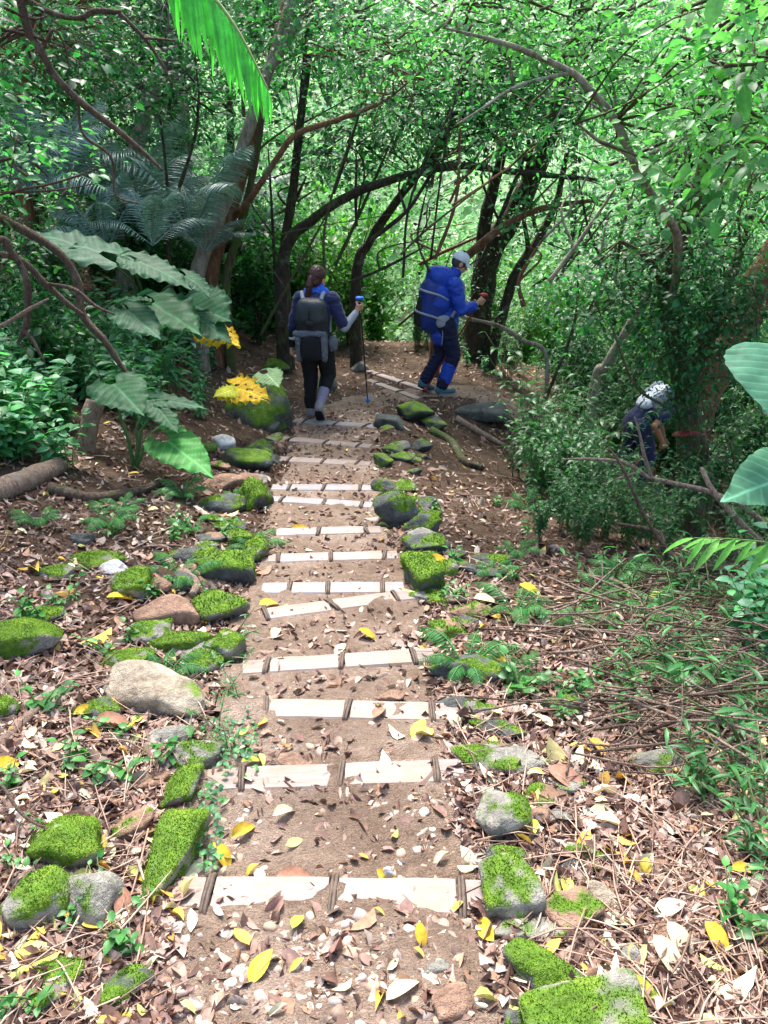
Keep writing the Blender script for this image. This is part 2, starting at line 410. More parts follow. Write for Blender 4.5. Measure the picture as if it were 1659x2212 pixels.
M['strap'] = plain('strap_iron', (.085, .06, .045), .7, 50, .6, .5, .004)
def plank(mb, L0, L1, w, th, seed, yo=0.0):
    n = max(3, int((L1 - L0) / .04)); r = np.random.default_rng(seed)
    prof = np.array([(-w/2, -th), (-w/2, -.008), (-w/2 + .008, 0), (0, .0015), (w/2 - .008, 0), (w/2, -.008), (w/2, -th)])
    xs_ = np.linspace(L0, L1, n); V = []
    for x in xs_:
        wob = .003 * vn(np.array([[x * 9, seed, .3]]))[0]
        for a, b in prof: V.append((x, a + wob + yo, b + .002 * vn(np.array([[x * 14, a * 30, seed + .5]]))[0]))
    k = len(prof); F = []
    for a in range(n - 1):
        for b in range(k - 1): F.append((a*k+b, (a+1)*k+b, (a+1)*k+b+1, a*k+b+1))
    mb.add(V, np.array(F), smooth=False); mb.add([V[q] for q in range(k)], np.array([[0, 1, 5, 6], [1, 2, 4, 5]]), smooth=False)
    mb.add([V[(n-1)*k + q] for q in range(k)], np.array([[6, 5, 1, 0], [5, 4, 2, 1]]), smooth=False)
STEP_LAB = ['wide pale timber step nearest the viewer, at the bottom of the photo', 'pale timber step second nearest the viewer, dark short plank at its left end',
 'pale timber step third nearest, just below the small leafy weed by the pale boulder', 'pale timber step fourth nearest, ending at the mossy rock on the right',
 'slanted pale timber step, right end raised and buried in gravel', 'grey timber step just above the slanted pale one', 'pale pinkish timber step between the grey step and the one with a grey right end',
 'pale timber step with a short grey plank at its right end', 'tilted timber step with a yellow leaf below its left end', 'grey level timber step close above the tilted one',
 'timber step third below the walking hiker in black trousers', 'timber step second below the walking hiker in black trousers', 'grey timber step right at the heels of the hiker in black trousers']
def build_step(k, a, b, straps_t, tone, w, label):
    a = np.asarray(a); b = np.asarray(b); mid = (a + b) / 2; d = b - a; L = np.linalg.norm(d); ang = math.atan2(d[1], d[0]); tilt = math.atan2(d[2], math.hypot(d[0], d[1]))
    t = empty('timber_step', mid + np.array([0, 0, .014])); t.rotation_euler = (0, -tilt * .9, ang)
    setp(t, label, 'step', 'timber steps of the descending path')
    cuts = [-L/2] + [q * L - L/2 for q in straps_t] + [L/2]
    for s in range(len(cuts) - 1):
        l0, l1 = cuts[s] + (.014 if s else 0), cuts[s + 1] - (.014 if s < len(cuts) - 2 else 0)
        if l1 - l0 < .03: continue
        endp = s in (0, len(cuts) - 2)
        mb = MB(); plank(mb, l0, l1, w * (1 if not endp else .96), .07, k * 7 + s)
        o = mb.build('plank', M['board_end'] if (endp and tone == 0) else (M['board_grey'] if tone else M['board'] if k < 5 else M['board_far']), t)
        if endp and tone == 0: o['label'] = 'short darker end plank'
    for s, c in enumerate(cuts[1:-1]):
        mb = MB(); r_ = np.random.default_rng(k * 31 + s); sk = r_.normal() * .008
        for dx, rr in ((-.005, .005), (.005, .0062)):
            tube(mb, [(c + dx - sk, -w/2 - .003, -.03), (c + dx - sk, -w/2 + .004, .003), (c + dx, 0, .009), (c + dx + sk, w/2 - .004, .003), (c + dx + sk, w/2 + .003, -.03)], rr, 7, 3, .25, k + s)
        mb.build('strap', M['strap'], t)
    return t
for k, (pa, pb, st, tone, w) in enumerate(STEPS):
    fr = [(q - pa[0]) / (pb[0] - pa[0]) for q in st]
    build_step(k, *BL[k], fr, tone, w, STEP_LAB[k])
for k, (pa, pb, st, lab) in enumerate([((738,889),(822,896),(.12,.85),'short timber step beside the walking pole tip of the hiker in black trousers'),
        ((795,803),(968,858),(.15,.46,.75),'upper timber step at the bend, running under the feet of the hiker in blue'),
        ((795,822),(905,862),(.2,.65),'lower timber step at the bend, just before the one under the hiker in blue')]):
    build_step(40 + k, G(*pa), G(*pb), st, 0, .11, lab)
# ------------------------------------------------------------------ rocks
def rock_shape(seed, sub=4, cuts=9, rough=.12, block=False):
    r = np.random.default_rng(seed); V, F = ico(sub); pl = []
    if block:
        cuts = 5; rough = .07
        for ax in range(3):
            for sg in (-1, 1):
                nn = np.zeros(3); nn[ax] = sg; pl.append((norm(nn + r.normal(size=3) * .2), r.uniform(.5, .64)))
    for _ in range(cuts): pl.append((norm(r.normal(size=3)), r.uniform(.55 if block else .5, .9)))
    acc = np.full(len(V), math.exp(-16.0))
    for nn, o in pl:
        dt = V @ nn; acc = acc + np.where(dt > .05, np.exp(-16 * o / np.maximum(dt, .05)), 0)
    rad = -np.log(acc) / 16
    Q = V * rad[:, None]
    Q = Q + V * (rough * fbm(Q * 2.2 + seed, 4, seed))[:, None] + V * (.035 * fbm(Q * 7 + seed, 4, seed + 5))[:, None]
    mx = np.abs(Q).max(0); return Q / mx, F
TUFT = (np.array([(-.35, 0, 0), (.35, 0, 0), (.05, .1, 1), (0, -.35, 0), (0, .35, 0), (-.1, .05, .85)], float), [np.array([(0, 1, 2), (3, 4, 5)])])
def moss_part(V, F, Nn, msk, parent, seed, dens=9000, size=.007):
    r = np.random.default_rng(seed); a, b, c = V[F[:, 0]], V[F[:, 1]], V[F[:, 2]]
    ar = np.linalg.norm(np.cross(b - a, c - a), axis=1) / 2; mm = msk[F].mean(1); wgt = ar * np.clip(mm - .35, 0, 1)
    if wgt.sum() < 1e-5: return
    n = int(min(9500, (ar * (mm > .5)).sum() * dens))
    if n < 30: return
    fi = r.choice(len(F), n, p=wgt / wgt.sum()); u, v = r.random(n), r.random(n); sw = u + v > 1; u[sw], v[sw] = 1 - u[sw], 1 - v[sw]
    pos = a[fi] + (b - a)[fi] * u[:, None] + (c - a)[fi] * v[:, None]
    nn = norm(Nn[F[fi, 0]] + .5 * r.normal(size=(n, 3)) * .6); d = rand_dirs(n, r)
    x = norm(np.cross(d, nn)); y = np.cross(nn, x); rot = np.stack([x, y, nn], -1)
    cl = fbm(pos * 17 + seed, 2, seed)[:, None]
    tint = lerp(np.array([.055, .14, .01]), np.array([.24, .40, .028]), np.clip(cl * 1.2 + .5 + .2 * r.normal(size=(n, 1)), 0, 1))
    dry = r.random(n) < .06; tint[dry] = (.20, .14, .05)
    mb = MB(); scatter(mb, TUFT, pos, rot, size * r.uniform(.6, 1.5, n), tint); mb.build('moss', M['moss'], parent)['kind'] = 'stuff'
def rock(X, Y, w, hh, mat, moss, yaw, label, seed, tall=.6, name='rock', asp=None, tilt=0.0, cat='rock', cuts=12, block=False):
    p = G(X, Y + hh * .28); D = depth_of(p); W = w / SC * D / FPX; Hm = hh / SC * D / FPX
    el = math.asin(np.clip(-(p - CAM)[2] / np.linalg.norm(p - CAM), 0, 1))
    dy = Hm / (math.sin(el) + tall * math.cos(el)) * 1.05; hzz = max(tall * dy, .03)
    if asp: dy = W * asp
    V, F = rock_shape(seed, 4, cuts, .12, block)
    V = V * np.array([W * .64, dy * .62, hzz * .66])
    V = V @ (rotm('Y', tilt) @ rotm('X', .1 * math.sin(seed))).T
    V = V @ rotm('Z', R(yaw)).T
    mb0 = MB(); mb0.add(V, F); 
    fn = np.cross(V[F[:, 1]] - V[F[:, 0]], V[F[:, 2]] - V[F[:, 0]]); Nn = np.zeros_like(V)
    for q in range(3): np.add.at(Nn, F[:, q], fn)
    Nn = norm(Nn)
    q = V / max(W, .05) * 2.6
    msk = sstep(.40, .62, moss * 1.0 + .45 * Nn[:, 2] - .36 + .95 * fbm(q * 1.3 + seed, 4, seed + 9)) if moss > 0 else np.zeros(len(V))
    o = mb0.build(name, M[mat], None, (p[0], p[1], p[2] + hzz * .28), {'moss': msk})
    setp(o, label, cat, 'stones and boulders along the steps')
    if moss > .25 and D < 6.5: moss_part(V, F, Nn, msk, o, seed, dens=30000 if D < 3.6 else 9000, size=.0042 if D < 3.6 else .008)
    return o
ROCKS = [
 (145,1800,138,145,'rock_grey',.95,10,'round boulder wholly covered in bright green moss, near the left edge',.75),
 (70,1925,140,150,'rock_grey',.72,50,'mossy boulder with one bare grey side, lower left below the bright green round one',.8),
 (212,1915,150,150,'rock_grey',.28,-30,'pale grey boulder with a round moss patch on top, lower left beside the nearest step',.8),
 (378,1795,90,205,'rock_grey',.9,-6,'long moss-covered kerb slab left of the nearest timber steps',.3),
 (118,2085,140,80,'rock_grey',.72,0,'low mossy stone with dead leaves around, below the two lower left boulders',.5),
 (70,2155,130,60,'rock_grey',.75,8,'flat mossy stone at the bottom left corner of the photo',.4),
 (285,2110,120,85,'rock_dark',.6,20,'half mossy stone sunk in brown leaves, bottom left',.5),
 (432,1620,95,80,'rock_grey',.4,15,'grey stone with mossy right side beside the fourth dark short plank',.6),
 (398,1672,62,110,'rock_grey',.85,-10,'narrow mossy stone at the head of the long moss kerb slab',.35),
 (218,1520,105,66,'rock_dark',.55,10,'dark mossy stone propping up the left end of the large pale boulder',.6),
 (282,1418,100,64,'rock_grey',.62,20,'olive brown mossy stone just above the large pale boulder',.5),
 (388,1378,125,62,'rock_grey',.95,0,'flat stone with thick bright moss, right below the reddish brown block',.5),
 (436,1420,80,62,'rock_grey',.75,30,'mossy stone touching the upper right of the large pale boulder',.5),
 (468,1300,104,92,'rock_grey',.85,40,'large mossy rock right of the reddish brown block',.75),
 (490,1222,104,88,'rock_dark',.68,5,'square block with yellow green moss on top and dark front',.8),
 (292,1260,76,74,'rock_grey',.95,15,'bright moss cushion stone in the leaf litter above the reddish block',.6),
 (208,1203,100,52,'rock_grey',.8,0,'low olive mossy stone at left beside a pale stone',.4),
 (252,1222,60,44,'rock_white',0,20,'pale grey stone lying beside the low olive mossy stone',.5),
 (405,1192,125,44,'rock_dark',.55,10,'dark flat stone with moss on its top above the tilted brown plate',.5),
 (518,1158,58,56,'rock_grey',.95,0,'small bright mossy stone at the left border of the steps, upper one of two',.7),
 (553,1182,44,72,'rock_grey',.85,0,'upright mossy stone touching the left ends of the planks',.7),
 (30,1372,160,112,'rock_grey',.92,15,'big moss-covered rock cut by the left edge of the photo',.6),
 (0,1530,60,76,'rock_grey',.85,0,'mossy stone half outside the left edge, below the big mossy rock',.6),
 (486,1384,72,92,'rock_grey',.7,-25,'mossy slanted kerb stone between the bright flat moss stone and the steps',.5),
 (285,1770,95,66,'rock_brown',.42,25,'brown stone with patchy moss right of the round green boulder',.5),
 (318,1686,80,36,'rock_brown',0,20,'flat bare brown stone above the long moss kerb slab',.45),
 (548,1066,66,86,'rock_dark',.85,0,'mossy stone at the left border beside the grey level step',.7),
 (481,1038,78,46,'rock_brown',0,0,'bare brown stone left of the steps amid mossy ones',.6),
 (538,990,90,60,'rock_dark',.8,-20,'mossy stone left of the steps just above the bare brown one',.6),
 (490,1085,96,50,'rock_dark',.4,10,'dark grey flat stone with little moss, left of the grey level step',.5),
 (500,1134,60,36,'rock_dark',.4,0,'small dark stone above the small bright mossy stone',.5),
 (572,870,134,140,'rock_dark',.8,15,'large dark mossy boulder carrying the yellow leaf, left of the walking hiker',.95),
 (600,790,46,36,'rock_dark',.9,0,'small mossy stone behind the large mossy boulder',.7),
 (482,952,46,44,'rock_white',0,0,'white quartz-like stone in the litter left of the large boulder',.7),
 (178,1160,42,36,'rock_dark',0,0,'small dark bare stone on the shaded leaf litter at left',.7),
 (560,962,50,42,'rock_grey',.6,0,'stone under a split stick at the left of the steps',.6),
 (448,1178,50,30,'rock_grey',.5,0,'little mossy stone above the square block',.5),
 (120,1230,70,40,'rock_grey',.6,0,'low half buried mossy stone far left in the brown leaves',.4),
 (95,1320,70,60,'rock_grey',.8,0,'moss clump stone above the big mossy rock at the left edge',.5),
 (1080,1742,104,130,'rock_grey',.42,-12,'tall grey stone with moss streaks right of the second step',.6),
 (1088,1885,100,160,'rock_grey',.6,14,'long tilted kerb stone with yellow green moss right of the nearest step',.5),
 (1158,1757,52,52,'rock_brown',0,20,'small brown stone leaning on the tall grey stone',.7),
 (1204,1762,58,46,'rock_grey',0,0,'dark grey lump of stone in the litter right of the tall grey stone',.7),
 (1165,1992,165,62,'rock_grey',.3,0,'flat grey slab right of the nearest step',.4),
 (1180,2088,165,130,'rock_dark',.72,-28,'large dark mossy rock in the lower right kerb',.6),
 (1272,2172,240,140,'rock_grey',.5,12,'broad angular rock with green patches at the bottom edge',.5),
 (1140,2202,100,62,'rock_dark',.55,0,'mossy stone at the bottom edge left of the broad angular rock',.6),
 (1006,1432,128,84,'rock_dark',.55,-18,'dark mossy kerb rock touching the right end of the fourth step',.5),
 (1088,1615,182,84,'rock_grey',.4,-6,'wide flat stone with yellow green moss between second and third steps',.35),
 (1082,1562,110,52,'rock_dark',.6,-22,'dark wedge of stone behind the wide flat stone',.5),
 (1036,1522,66,42,'rock_grey',.6,0,'small mossy stone at the right end of the third step',.5),
 (1302,1932,68,58,'rock_tan',0,-20,'angular tan stone lying in the litter at right',.7),
 (1392,1866,92,40,'rock_brown',0,5,'flat brown stone half covered by leaves at right',.5),
 (1358,2056,46,60,'rock_grey',0,0,'egg-shaped grey cobble at lower right',.8),
 (1420,1640,112,60,'rock_grey',.45,0,'mossy grey stone under the twigs at right',.5),
 (1216,1690,78,42,'rock_grey',.4,-18,'greenish slab lying right of the second step',.4),
 (912,1228,62,110,'rock_dark',.85,18,'long mossy kerb stone right of the grey step',.5),
 (918,1172,78,56,'rock_dark',.5,0,'grey green kerb stone above the long mossy one',.6),
 (850,1098,86,92,'rock_dark',.6,-15,'large mossy kerb boulder with dark front, right of the tilted step',.8),
 (914,1130,70,62,'rock_dark',.45,10,'grey boulder right of the large mossy kerb boulder',.7),
 (836,1046,56,38,'rock_dark',.4,0,'small dark stone at the right end of the grey level step',.7),
 (826,990,40,46,'rock_dark',.85,0,'pointed mossy stone right of the third step below the hiker',.8),
 (1052,1202,88,36,'rock_dark',.6,-4,'flat mossy stone on the litter slope right of the steps',.5),
 (934,1282,86,42,'rock_grey',.6,-20,'low mossy stone right of the slanted step',.4),
 (1060,1236,54,28,'rock_dark',.2,0,'dark small stone below the flat mossy stone on the slope',.5),
 (1004,1335,54,30,'rock_dark',.3,0,'greenish stone on litter right of the slanted pale step',.4),
 (890,884,76,66,'rock_dark',.6,10,'mossy boulder at the corner below the hiker in blue',.8),
 (835,910,62,36,'rock_dark',.25,-8,'grey angular stone at the right end of the grey step behind the hiker',.6),
 (935,912,60,40,'rock_dark',.5,-30,'stone right of the mossy corner boulder',.6),
 (905,960,46,36,'rock_dark',.3,-20,'bluish grey stone lying on the bank right of the upper steps',.5),
 (1040,886,112,40,'rock_dark',0,-6,'long flat dark bare slab on the path beyond the hiker in blue',.35),
 (756,664,56,80,'rock_dark',.45,0,'dark rounded boulder behind the pole hand of the hiker in black',1.0),
 (700,832,60,40,'rock_dark',.5,0,'mossy stone in the litter near the boots of the walking hiker',.5),
 (780,790,34,30,'rock_grey',.3,0,'small stone at the upper end of the bend steps',.7),
 (975,2160,80,70,'rock_brown',0,25,'brown angular stone at the bottom edge right of the path',.6),
 (944,2088,56,30,'rock_grey',0,20,'grey cobble on the path edge below the nearest step',.6),
 (838,1884,20,16,'rock_white',0,0,'small white pebble on the nearest tread',.6),
 (1160,1100,60,30,'rock_dark',.2,0,'dark stone in the shade under the right thicket',.5),
 (1440,2010,60,36,'rock_brown',0,10,'brown stone half buried at the lower right',.5),
 (640,1640,66,40,'rock_brown',0,-20,'brown stone on the tread below the third step',.4),
 (845,1498,50,30,'rock_brown',0,20,'brown stone on the tread below the fourth step',.4),
 (350,1262,40,44,'rock_brown',0,30,'reddish pointed stone behind the tilted brown plate',.7),
]
for k, (X, Y, w, hh, mt, ms, yw, lab, tl) in enumerate(ROCKS): rock(X, Y, w, hh, mt, ms, yw, lab, 100 + k, tl, block=('block' in lab or 'angular' in lab or 'slab' in lab or 'kerb stone' in lab))
rock(362, 1484, 235, 140, 'rock_tan', .12, -16, 'largest pale tan boulder, tilted and bare, left of the third and fourth steps', 55, .7, tilt=.2, cuts=13)
rock(360, 1320, 112, 74, 'rock_brown', 0, 14, 'reddish brown squared block left of the slanted step', 64, .8, block=True)
rock(442, 1242, 98, 40, 'rock_brown', 0, -22, 'thin brown plate of stone tilted on dark stones left of the steps', 71, .3, tilt=.2, block=True)
rock(845, 718, 112, 52, 'rock_dark', .75, -4, 'long mossy rock on the bank between the two standing hikers', 83, .5)

r = np.random.default_rng(41)
for side, lab in ((-1, 'small kerb stone filling the left border of the steps between larger mossy stones'), (1, 'small kerb stone filling the right border of the steps between larger mossy stones')):
    for k in range(38):
        y = 1.35 + 7.0 * r.random(); x = float(xc(y)) + side * (.50 + .16 * abs(r.normal())) - (.05 if side < 0 else 0); z = float(hs(np.array([x]), np.array([y]))[0])
        d = np.array([x, y, z]) - CAM; X = 829.5 + (d @ RT) / (d @ FWD) * FPX * SC; Y = 1106 - (d @ UP) / (d @ FWD) * FPX * SC; w_ = r.uniform(.08, .19) * FPX * SC / (d @ FWD)
        rock(X, Y, w_, w_ * r.uniform(.5, .85), ['rock_grey', 'rock_dark', 'rock_brown', 'rock_dark'][r.integers(0, 4)], r.choice([0, .3, .55, .7]), r.uniform(-40, 40), lab, 400 + k + (100 if side > 0 else 0), r.uniform(.35, .6), block=r.random() < .4)
# ------------------------------------------------------------------ dead leaves, pebbles
PAL_BROWN = np.array([(.42, .27, .21), (.50, .34, .28), (.20, .11, .08), (.58, .45, .38), (.40, .25, .20), (.66, .55, .46), (.26, .15, .115), (.42, .25, .16), (.32, .19, .16), (.15, .09, .07)])
PAL_YEL = np.array([(.58, .44, .07), (.66, .58, .26), (.50, .31, .06), (.66, .64, .40), (.42, .46, .13), (.70, .67, .48), (.68, .62, .42)])
DEAD = [leaf_t(.42, .10, .25, 4, .85, .25, .5), leaf_t(.5, -.15, -.2, 4, .8, -.3, -.4), leaf_t(.34, .2, .5, 4, .9, .5, .9), leaf_t(.46, .05, .1, 4, .8, .05, .2)]
def sample_ground(n, seed, dfun):
    r = np.random.default_rng(seed); outp = []
    while sum(len(o) for o in outp) < n:
        X = r.uniform(-60, 1720, 6000); Y = r.uniform(680, 2260, 6000)
        keep = r.random(6000) < dfun(X, Y); X, Y = X[keep], Y[keep]
        # sight lines met with the ground by fixed point
        u = (X - 829.5) / SC / FPX; v = (Y - 1106) / SC / FPX
        d = FWD[None] + u[:, None] * RT - v[:, None] * UP
        t = np.full(len(X), 3.0)
        ok = np.ones(len(X), bool)
        a = np.full(len(X), .6); b = np.full(len(X), np.nan)
        for tt in np.arange(.6, 16, .12):
            p = CAM + d * tt; below = p[:, 2] < hs(p[:, 0], p[:, 1]); new = below & np.isnan(b); b[new] = tt
        good = ~np.isnan(b); d = d[good]; b = b[good]; a = b - .12
        for _ in range(7):
            m_ = (a + b) / 2; p = CAM + d * m_[:, None]; bl = p[:, 2] < hs(p[:, 0], p[:, 1]); b = np.where(bl, m_, b); a = np.where(bl, a, m_)
        p = CAM + d * b[:, None]; outp.append(p[:, :2] + r.normal(size=(len(p), 2)) * .03)
    q = np.concatenate(outp)[:n]; return np.stack([q[:, 0], q[:, 1], h(q[:, 0], q[:, 1])], -1)
def wide(n, seed, x0, x1, y0, y1):
    r = np.random.default_rng(seed); x = r.uniform(x0, x1, n); y = r.uniform(y0, y1, n); return np.stack([x, y, h(x, y)], -1)
def leaves_on(mb, pos, seed, pal, size, tiltv, lift=.01):
    r = np.random.default_rng(seed); n = len(pos); pick = r.integers(0, len(DEAD), n)
    nn = norm(nrm(pos[:, 0], pos[:, 1]) + r.normal(size=(n, 3)) * tiltv); d = rand_dirs(n, r); d = norm(d - nn * (d * nn).sum(1, keepdims=True))
    rot = frames(d, nn); s = size * np.exp(r.normal(size=n) * .32); tint = pal[r.integers(0, len(pal), n)] * np.exp(r.normal(size=(n, 1)) * .22)
    scl = np.stack([s * r.uniform(.75, 1.25, n), s, s], -1)
    for k, T in enumerate(DEAD):
        q = pick == k
        if q.any(): scatter(mb, T, pos[q] + np.array([0, 0, lift]) + (d[q] * -s[q, None] * .5) + nn[q] * s[q, None] * .06, rot[q], scl[q], np.clip(tint[q], 0, .9))
litter = MB()
pos = sample_ground(34000, 11, lambda X, Y: np.clip(.35 + (Y - 680) / 2400, .35, 1))
dp = pdist(pos[:, 0], pos[:, 1]) + .17 * n2(pos[:, 0], pos[:, 1], 3, 3, 21) + .08 * n2(pos[:, 0], pos[:, 1], 11, 2, 23)
pos = pos[(dp > .42) | (rng.random(len(pos)) < np.where(pos[:, 1] < 1.9, .05, np.where(pos[:, 1] > 4, .34, .16)))]
leaves_on(litter, pos, 12, PAL_BROWN * .64, .043, .45)
pos = np.concatenate([wide(2600, 13, -5, 5, -1, 4), wide(6000, 14, -7, 7, 4, 14)]); dp = pdist(pos[:, 0], pos[:, 1]); pos = pos[(dp > .45) | ((pos[:, 1] > 8.8) & (rng.random(len(pos)) < .5))]
leaves_on(litter, pos, 15, PAL_BROWN * .7, .06, .4)
yq = np.random.default_rng(61).uniform(2.6, 9.9, 3600); xq = xc(yq) + np.random.default_rng(62).uniform(-.5, .5, 3600) + np.where(yq > 8.8, np.random.default_rng(63).uniform(0, 2.4, 3600), 0); nb_ = np.min([np.abs(yq - yline(k_, xq)) for k_ in range(len(BL))], 0) > .09; nb_ &= np.arange(3600) % 9 < 5; xq, yq = xq[nb_], yq[nb_]
leaves_on(litter, np.stack([xq, yq, h(xq, yq)], -1), 64, PAL_BROWN * .62, .046, .4, .014)
pos = sample_ground(14000, 17, lambda X, Y: np.clip(.3 + (Y - 680) / 2000, .3, 1)); dp = pdist(pos[:, 0], pos[:, 1]); pos = pos[(dp > .40) | (rng.random(len(pos)) < .45)]
leaves_on(litter, pos, 19, PAL_BROWN * .75, .028, .5, .004)
pos = sample_ground(700, 18, lambda X, Y: np.clip(.4 + (Y - 680) / 2400, .3, 1)); dp = pdist(pos[:, 0], pos[:, 1]); pos = pos[(dp > .4) | (rng.random(len(pos)) < .3)]
leaves_on(litter, pos, 21, PAL_YEL, .056, .35, .02)
setp(litter.build('leaf_litter', M['litter']), 'brown, pinkish and yellow fallen leaves carpeting the forest floor', 'leaf litter', kind='stuff')
peb = MB(); r = np.random.default_rng(5)
def pebbles(pos, size, seed):
    r = np.random.default_rng(seed); n = len(pos)
    for v in range(6):
        q = np.arange(n) % 6 == v; m_ = q.sum(); V, F = rock_shape(900 + v, 2, 9, .12, v % 2 == 0)
        d = rand_dirs(m_, r); d[:, 2] *= .2; rot = frames(norm(d), norm(np.array([0, 0, 1]) + .3 * r.normal(size=(m_, 3))))
        s = size * np.exp(r.normal(size=m_) * .5); scl = np.stack([s, s * r.uniform(.6, 1.4, m_), s * r.uniform(.45, .8, m_)], -1)
        pal = np.array([(.34, .25, .19), (.38, .29, .23), (.24, .17, .125), (.44, .38, .33), (.26, .22, .20), (.34, .24, .17)])
        scatter(peb, (V, [F]), pos[q] + np.array([0, 0, 1]) * (s * .18)[:, None], rot, np.minimum(scl, .02), pal[r.integers(0, 6, m_)] * np.exp(r.normal(size=(m_, 1)) * .15))
pos = sample_ground(26000, 31, lambda X, Y: np.clip((Y - 850) / 1100, .25, 1)); dp = pdist(pos[:, 0], pos[:, 1]); pos = pos[dp < .62]; pebbles(pos, .0048, 32)
pos = sample_ground(2600, 33, lambda X, Y: np.clip((Y - 1000) / 1200, .05, 1)); pebbles(pos, .0065, 34)
setp(peb.build('pebbles', M['pebble']), 'loose pebbles and gravel scattered on the dirt path', 'gravel', kind='stuff')
# single fallen leaves that catch the eye
FL = [((530,1792),60,40,'y','yellow green fallen leaf on the tread below the second step'),((485,1850),52,-60,'y','golden crinkled leaf at the left of the nearest tread'),
 ((1143,1795),62,100,'g','lime green leaf leaning beside the tall grey stone'),((1222,1925),62,80,'g','pale lime leaf right of the long tilted kerb stone'),((1062,1465),50,10,'y','bright yellow leaf lying right of the fourth step'),
 ((645,2003),46,70,'g','small yellow green leaf on the dirt below the nearest step'),((110,2000),60,-60,'g','green fallen leaf standing between the lower left boulders'),((220,2010),60,10,'y','yellow leaf below the pale grey boulder at lower left'),
 ((1045,2020),66,120,'y','golden brown curled leaf right of the nearest step'),((1190,1885),60,20,'p','cream leaf beside the long tilted kerb stone'),((1445,2090),90,-60,'p','large cream leaf at the lower right, left of two'),((1470,2055),80,-65,'p','large cream leaf at the lower right, right of two'),
 ((1550,2060),90,-75,'y','bright yellow torn leaf at the lower right edge'),((1445,1975),70,20,'p','pale buff leaf curled beside a brown stone at right'),((1380,2150),70,-30,'g','green and yellow leaf at the bottom right'),((1610,1895),60,0,'y','yellow leaf by the thin seedling at right'),
 ((870,2150),70,30,'p','cream leaf at the bottom edge of the path'),((910,2040),46,-80,'y','yellow brown leaf on the path below the nearest step'),((620,1755),56,35,'p','cream leaf on the tread below the second step'),((840,1890),50,-30,'y','orange yellow leaf on the tread above the nearest step'),
 ((20,1665),66,40,'y','golden leaf at the left edge amid brown leaves'),((200,1550),60,20,'y','yellow leaf beside the dark stone under the pale boulder'),((270,1300),60,30,'y','orange leaf below the bright moss cushion stone'),((585,1305),44,30,'y','yellow leaf at the left end of the slanted step'),
 ((597,1365),46,80,'p','pale yellow leaf below the slanted step'),((800,1370),46,-10,'y','tan yellow leaf on the tread below the slanted step'),((735,1395),36,60,'p','pale small leaf on the tread above the fourth step'),((655,1138),50,0,'y','yellow leaf lying below the left end of the tilted step'),
 ((950,1220),60,30,'y','bright yellow leaf on the mossy kerb stones at right'),((905,1580),60,70,'g','green yellow leaf on the tread below the third step'),((1500,1695),52,10,'y','yellow leaf under the weeds at right'),((1055,1305),56,10,'p','cream leaf on the litter right of the slanted step'),
 ((1150,1285),50,-20,'y','yellow leaf on the litter slope at right'),((1325,1790),66,-10,'p','cream folded leaf amid brown litter at right'),((820,1545),44,60,'r','curled brown leaf lying on the third step'),((1230,1700),90,-40,'r','large pinkish brown leaf right of the second step'),
 ((370,1265),70,-30,'r','curled brown leaf beside the reddish block'),((565,2100),70,60,'y','golden leaf at the bottom edge left of the path'),((640,1885),66,5,'r','rusty leaf on the tread above the nearest step'),((260,1575),90,10,'r','large russet leaf below the pale boulder'),
 ((545,1640),40,20,'g','small green leaf near the third step'),((270,1975),70,-70,'r','grey pink leaf beside the lower left boulders')]
FC = {'y': (.60, .40, .035), 'g': (.42, .50, .06), 'p': (.58, .50, .33), 'r': (.34, .17, .11)}
BIGLEAF = leaf_t(.44, .12, .22, 8, .85, .12, .35); BIGLEAF2 = leaf_t(.36, .2, .35, 8, .8, .3, .7)
for k, ((X, Y), s, a, c, lab) in enumerate(FL):
    p = G(X, Y); p[2] = hz(p[0], p[1]); s_m = px2m(s * 1.25, p); nn = norm(nrm(p[0:1], p[1:2])[0] + rng.normal(size=3) * .2 + np.array([0, -.25, 0]))
    d = np.array([math.cos(R(a)), math.sin(R(a)) * 1.1, 0]); d = norm(d - nn * (d @ nn))
    mb = MB(); rot = frames(d[None], nn[None]); tcol = np.array(FC[c]) * rng.uniform(.85, 1.15)
    V, F = BIGLEAF if k % 3 else BIGLEAF2; W = (V * s_m - np.array([0, s_m * .5, 0])) @ rot[0].T
    T = np.repeat(tcol[None], len(V), 0) * (1 + .25 * fbm(V * 5 + k, 3, k)[:, None])
    mb.add(W, F, np.clip(T, 0, .9)); o = mb.build('fallen_leaf', M['litter'], None, p + np.array([0, 0, .03])); setp(o, lab, 'leaf', 'single fallen leaves')

# ------------------------------------------------------------------ logs and sticks
def px_path(pts, ydef=None):
    out = []
    for q in pts:
        if len(q) == 3: out.append(P(q[0], q[1], q[2]))
        else: out.append(G(q[0], q[1]))
    return np.array(out)
def wood(name, pts, wpx, mat, label, cat, lift=.5, taper=.6, seg=8, group=None, noisev=.25, forks=()):
    C = px_path(pts); D0 = C[0]; r0 = wpx / 2 / SC * depth_of(C[len(C)//2]) / FPX
    C = C + np.array([0, 0, r0 * lift]); o0 = C[0].copy(); mb = MB()
    rad = np.linspace(r0, r0 * taper, len(C)); tube(mb, C - o0, rad, seg, 6, noisev, int(abs(pts[0][0]) + pts[0][1]), nf=9)
    for f in forks:
        Cf = px_path(f) + np.array([0, 0, r0 * lift]); tube(mb, Cf - o0, np.linspace(r0 * .6, r0 * .25, len(Cf)), max(5, seg - 2), 5, noisev, 3, nf=9)
    o = mb.build(name, M[mat], None, o0); return setp(o, label, cat, group)
SK = 'dead sticks and fallen branches'
wood('fallen_log', [(-60,1100),(40,1060),(130,1020)], 54, 'deadwood', 'thick pale fallen log at the left edge under the weeds', 'log', .6, .8, 14)
yb_ = G(185, 975)[1]
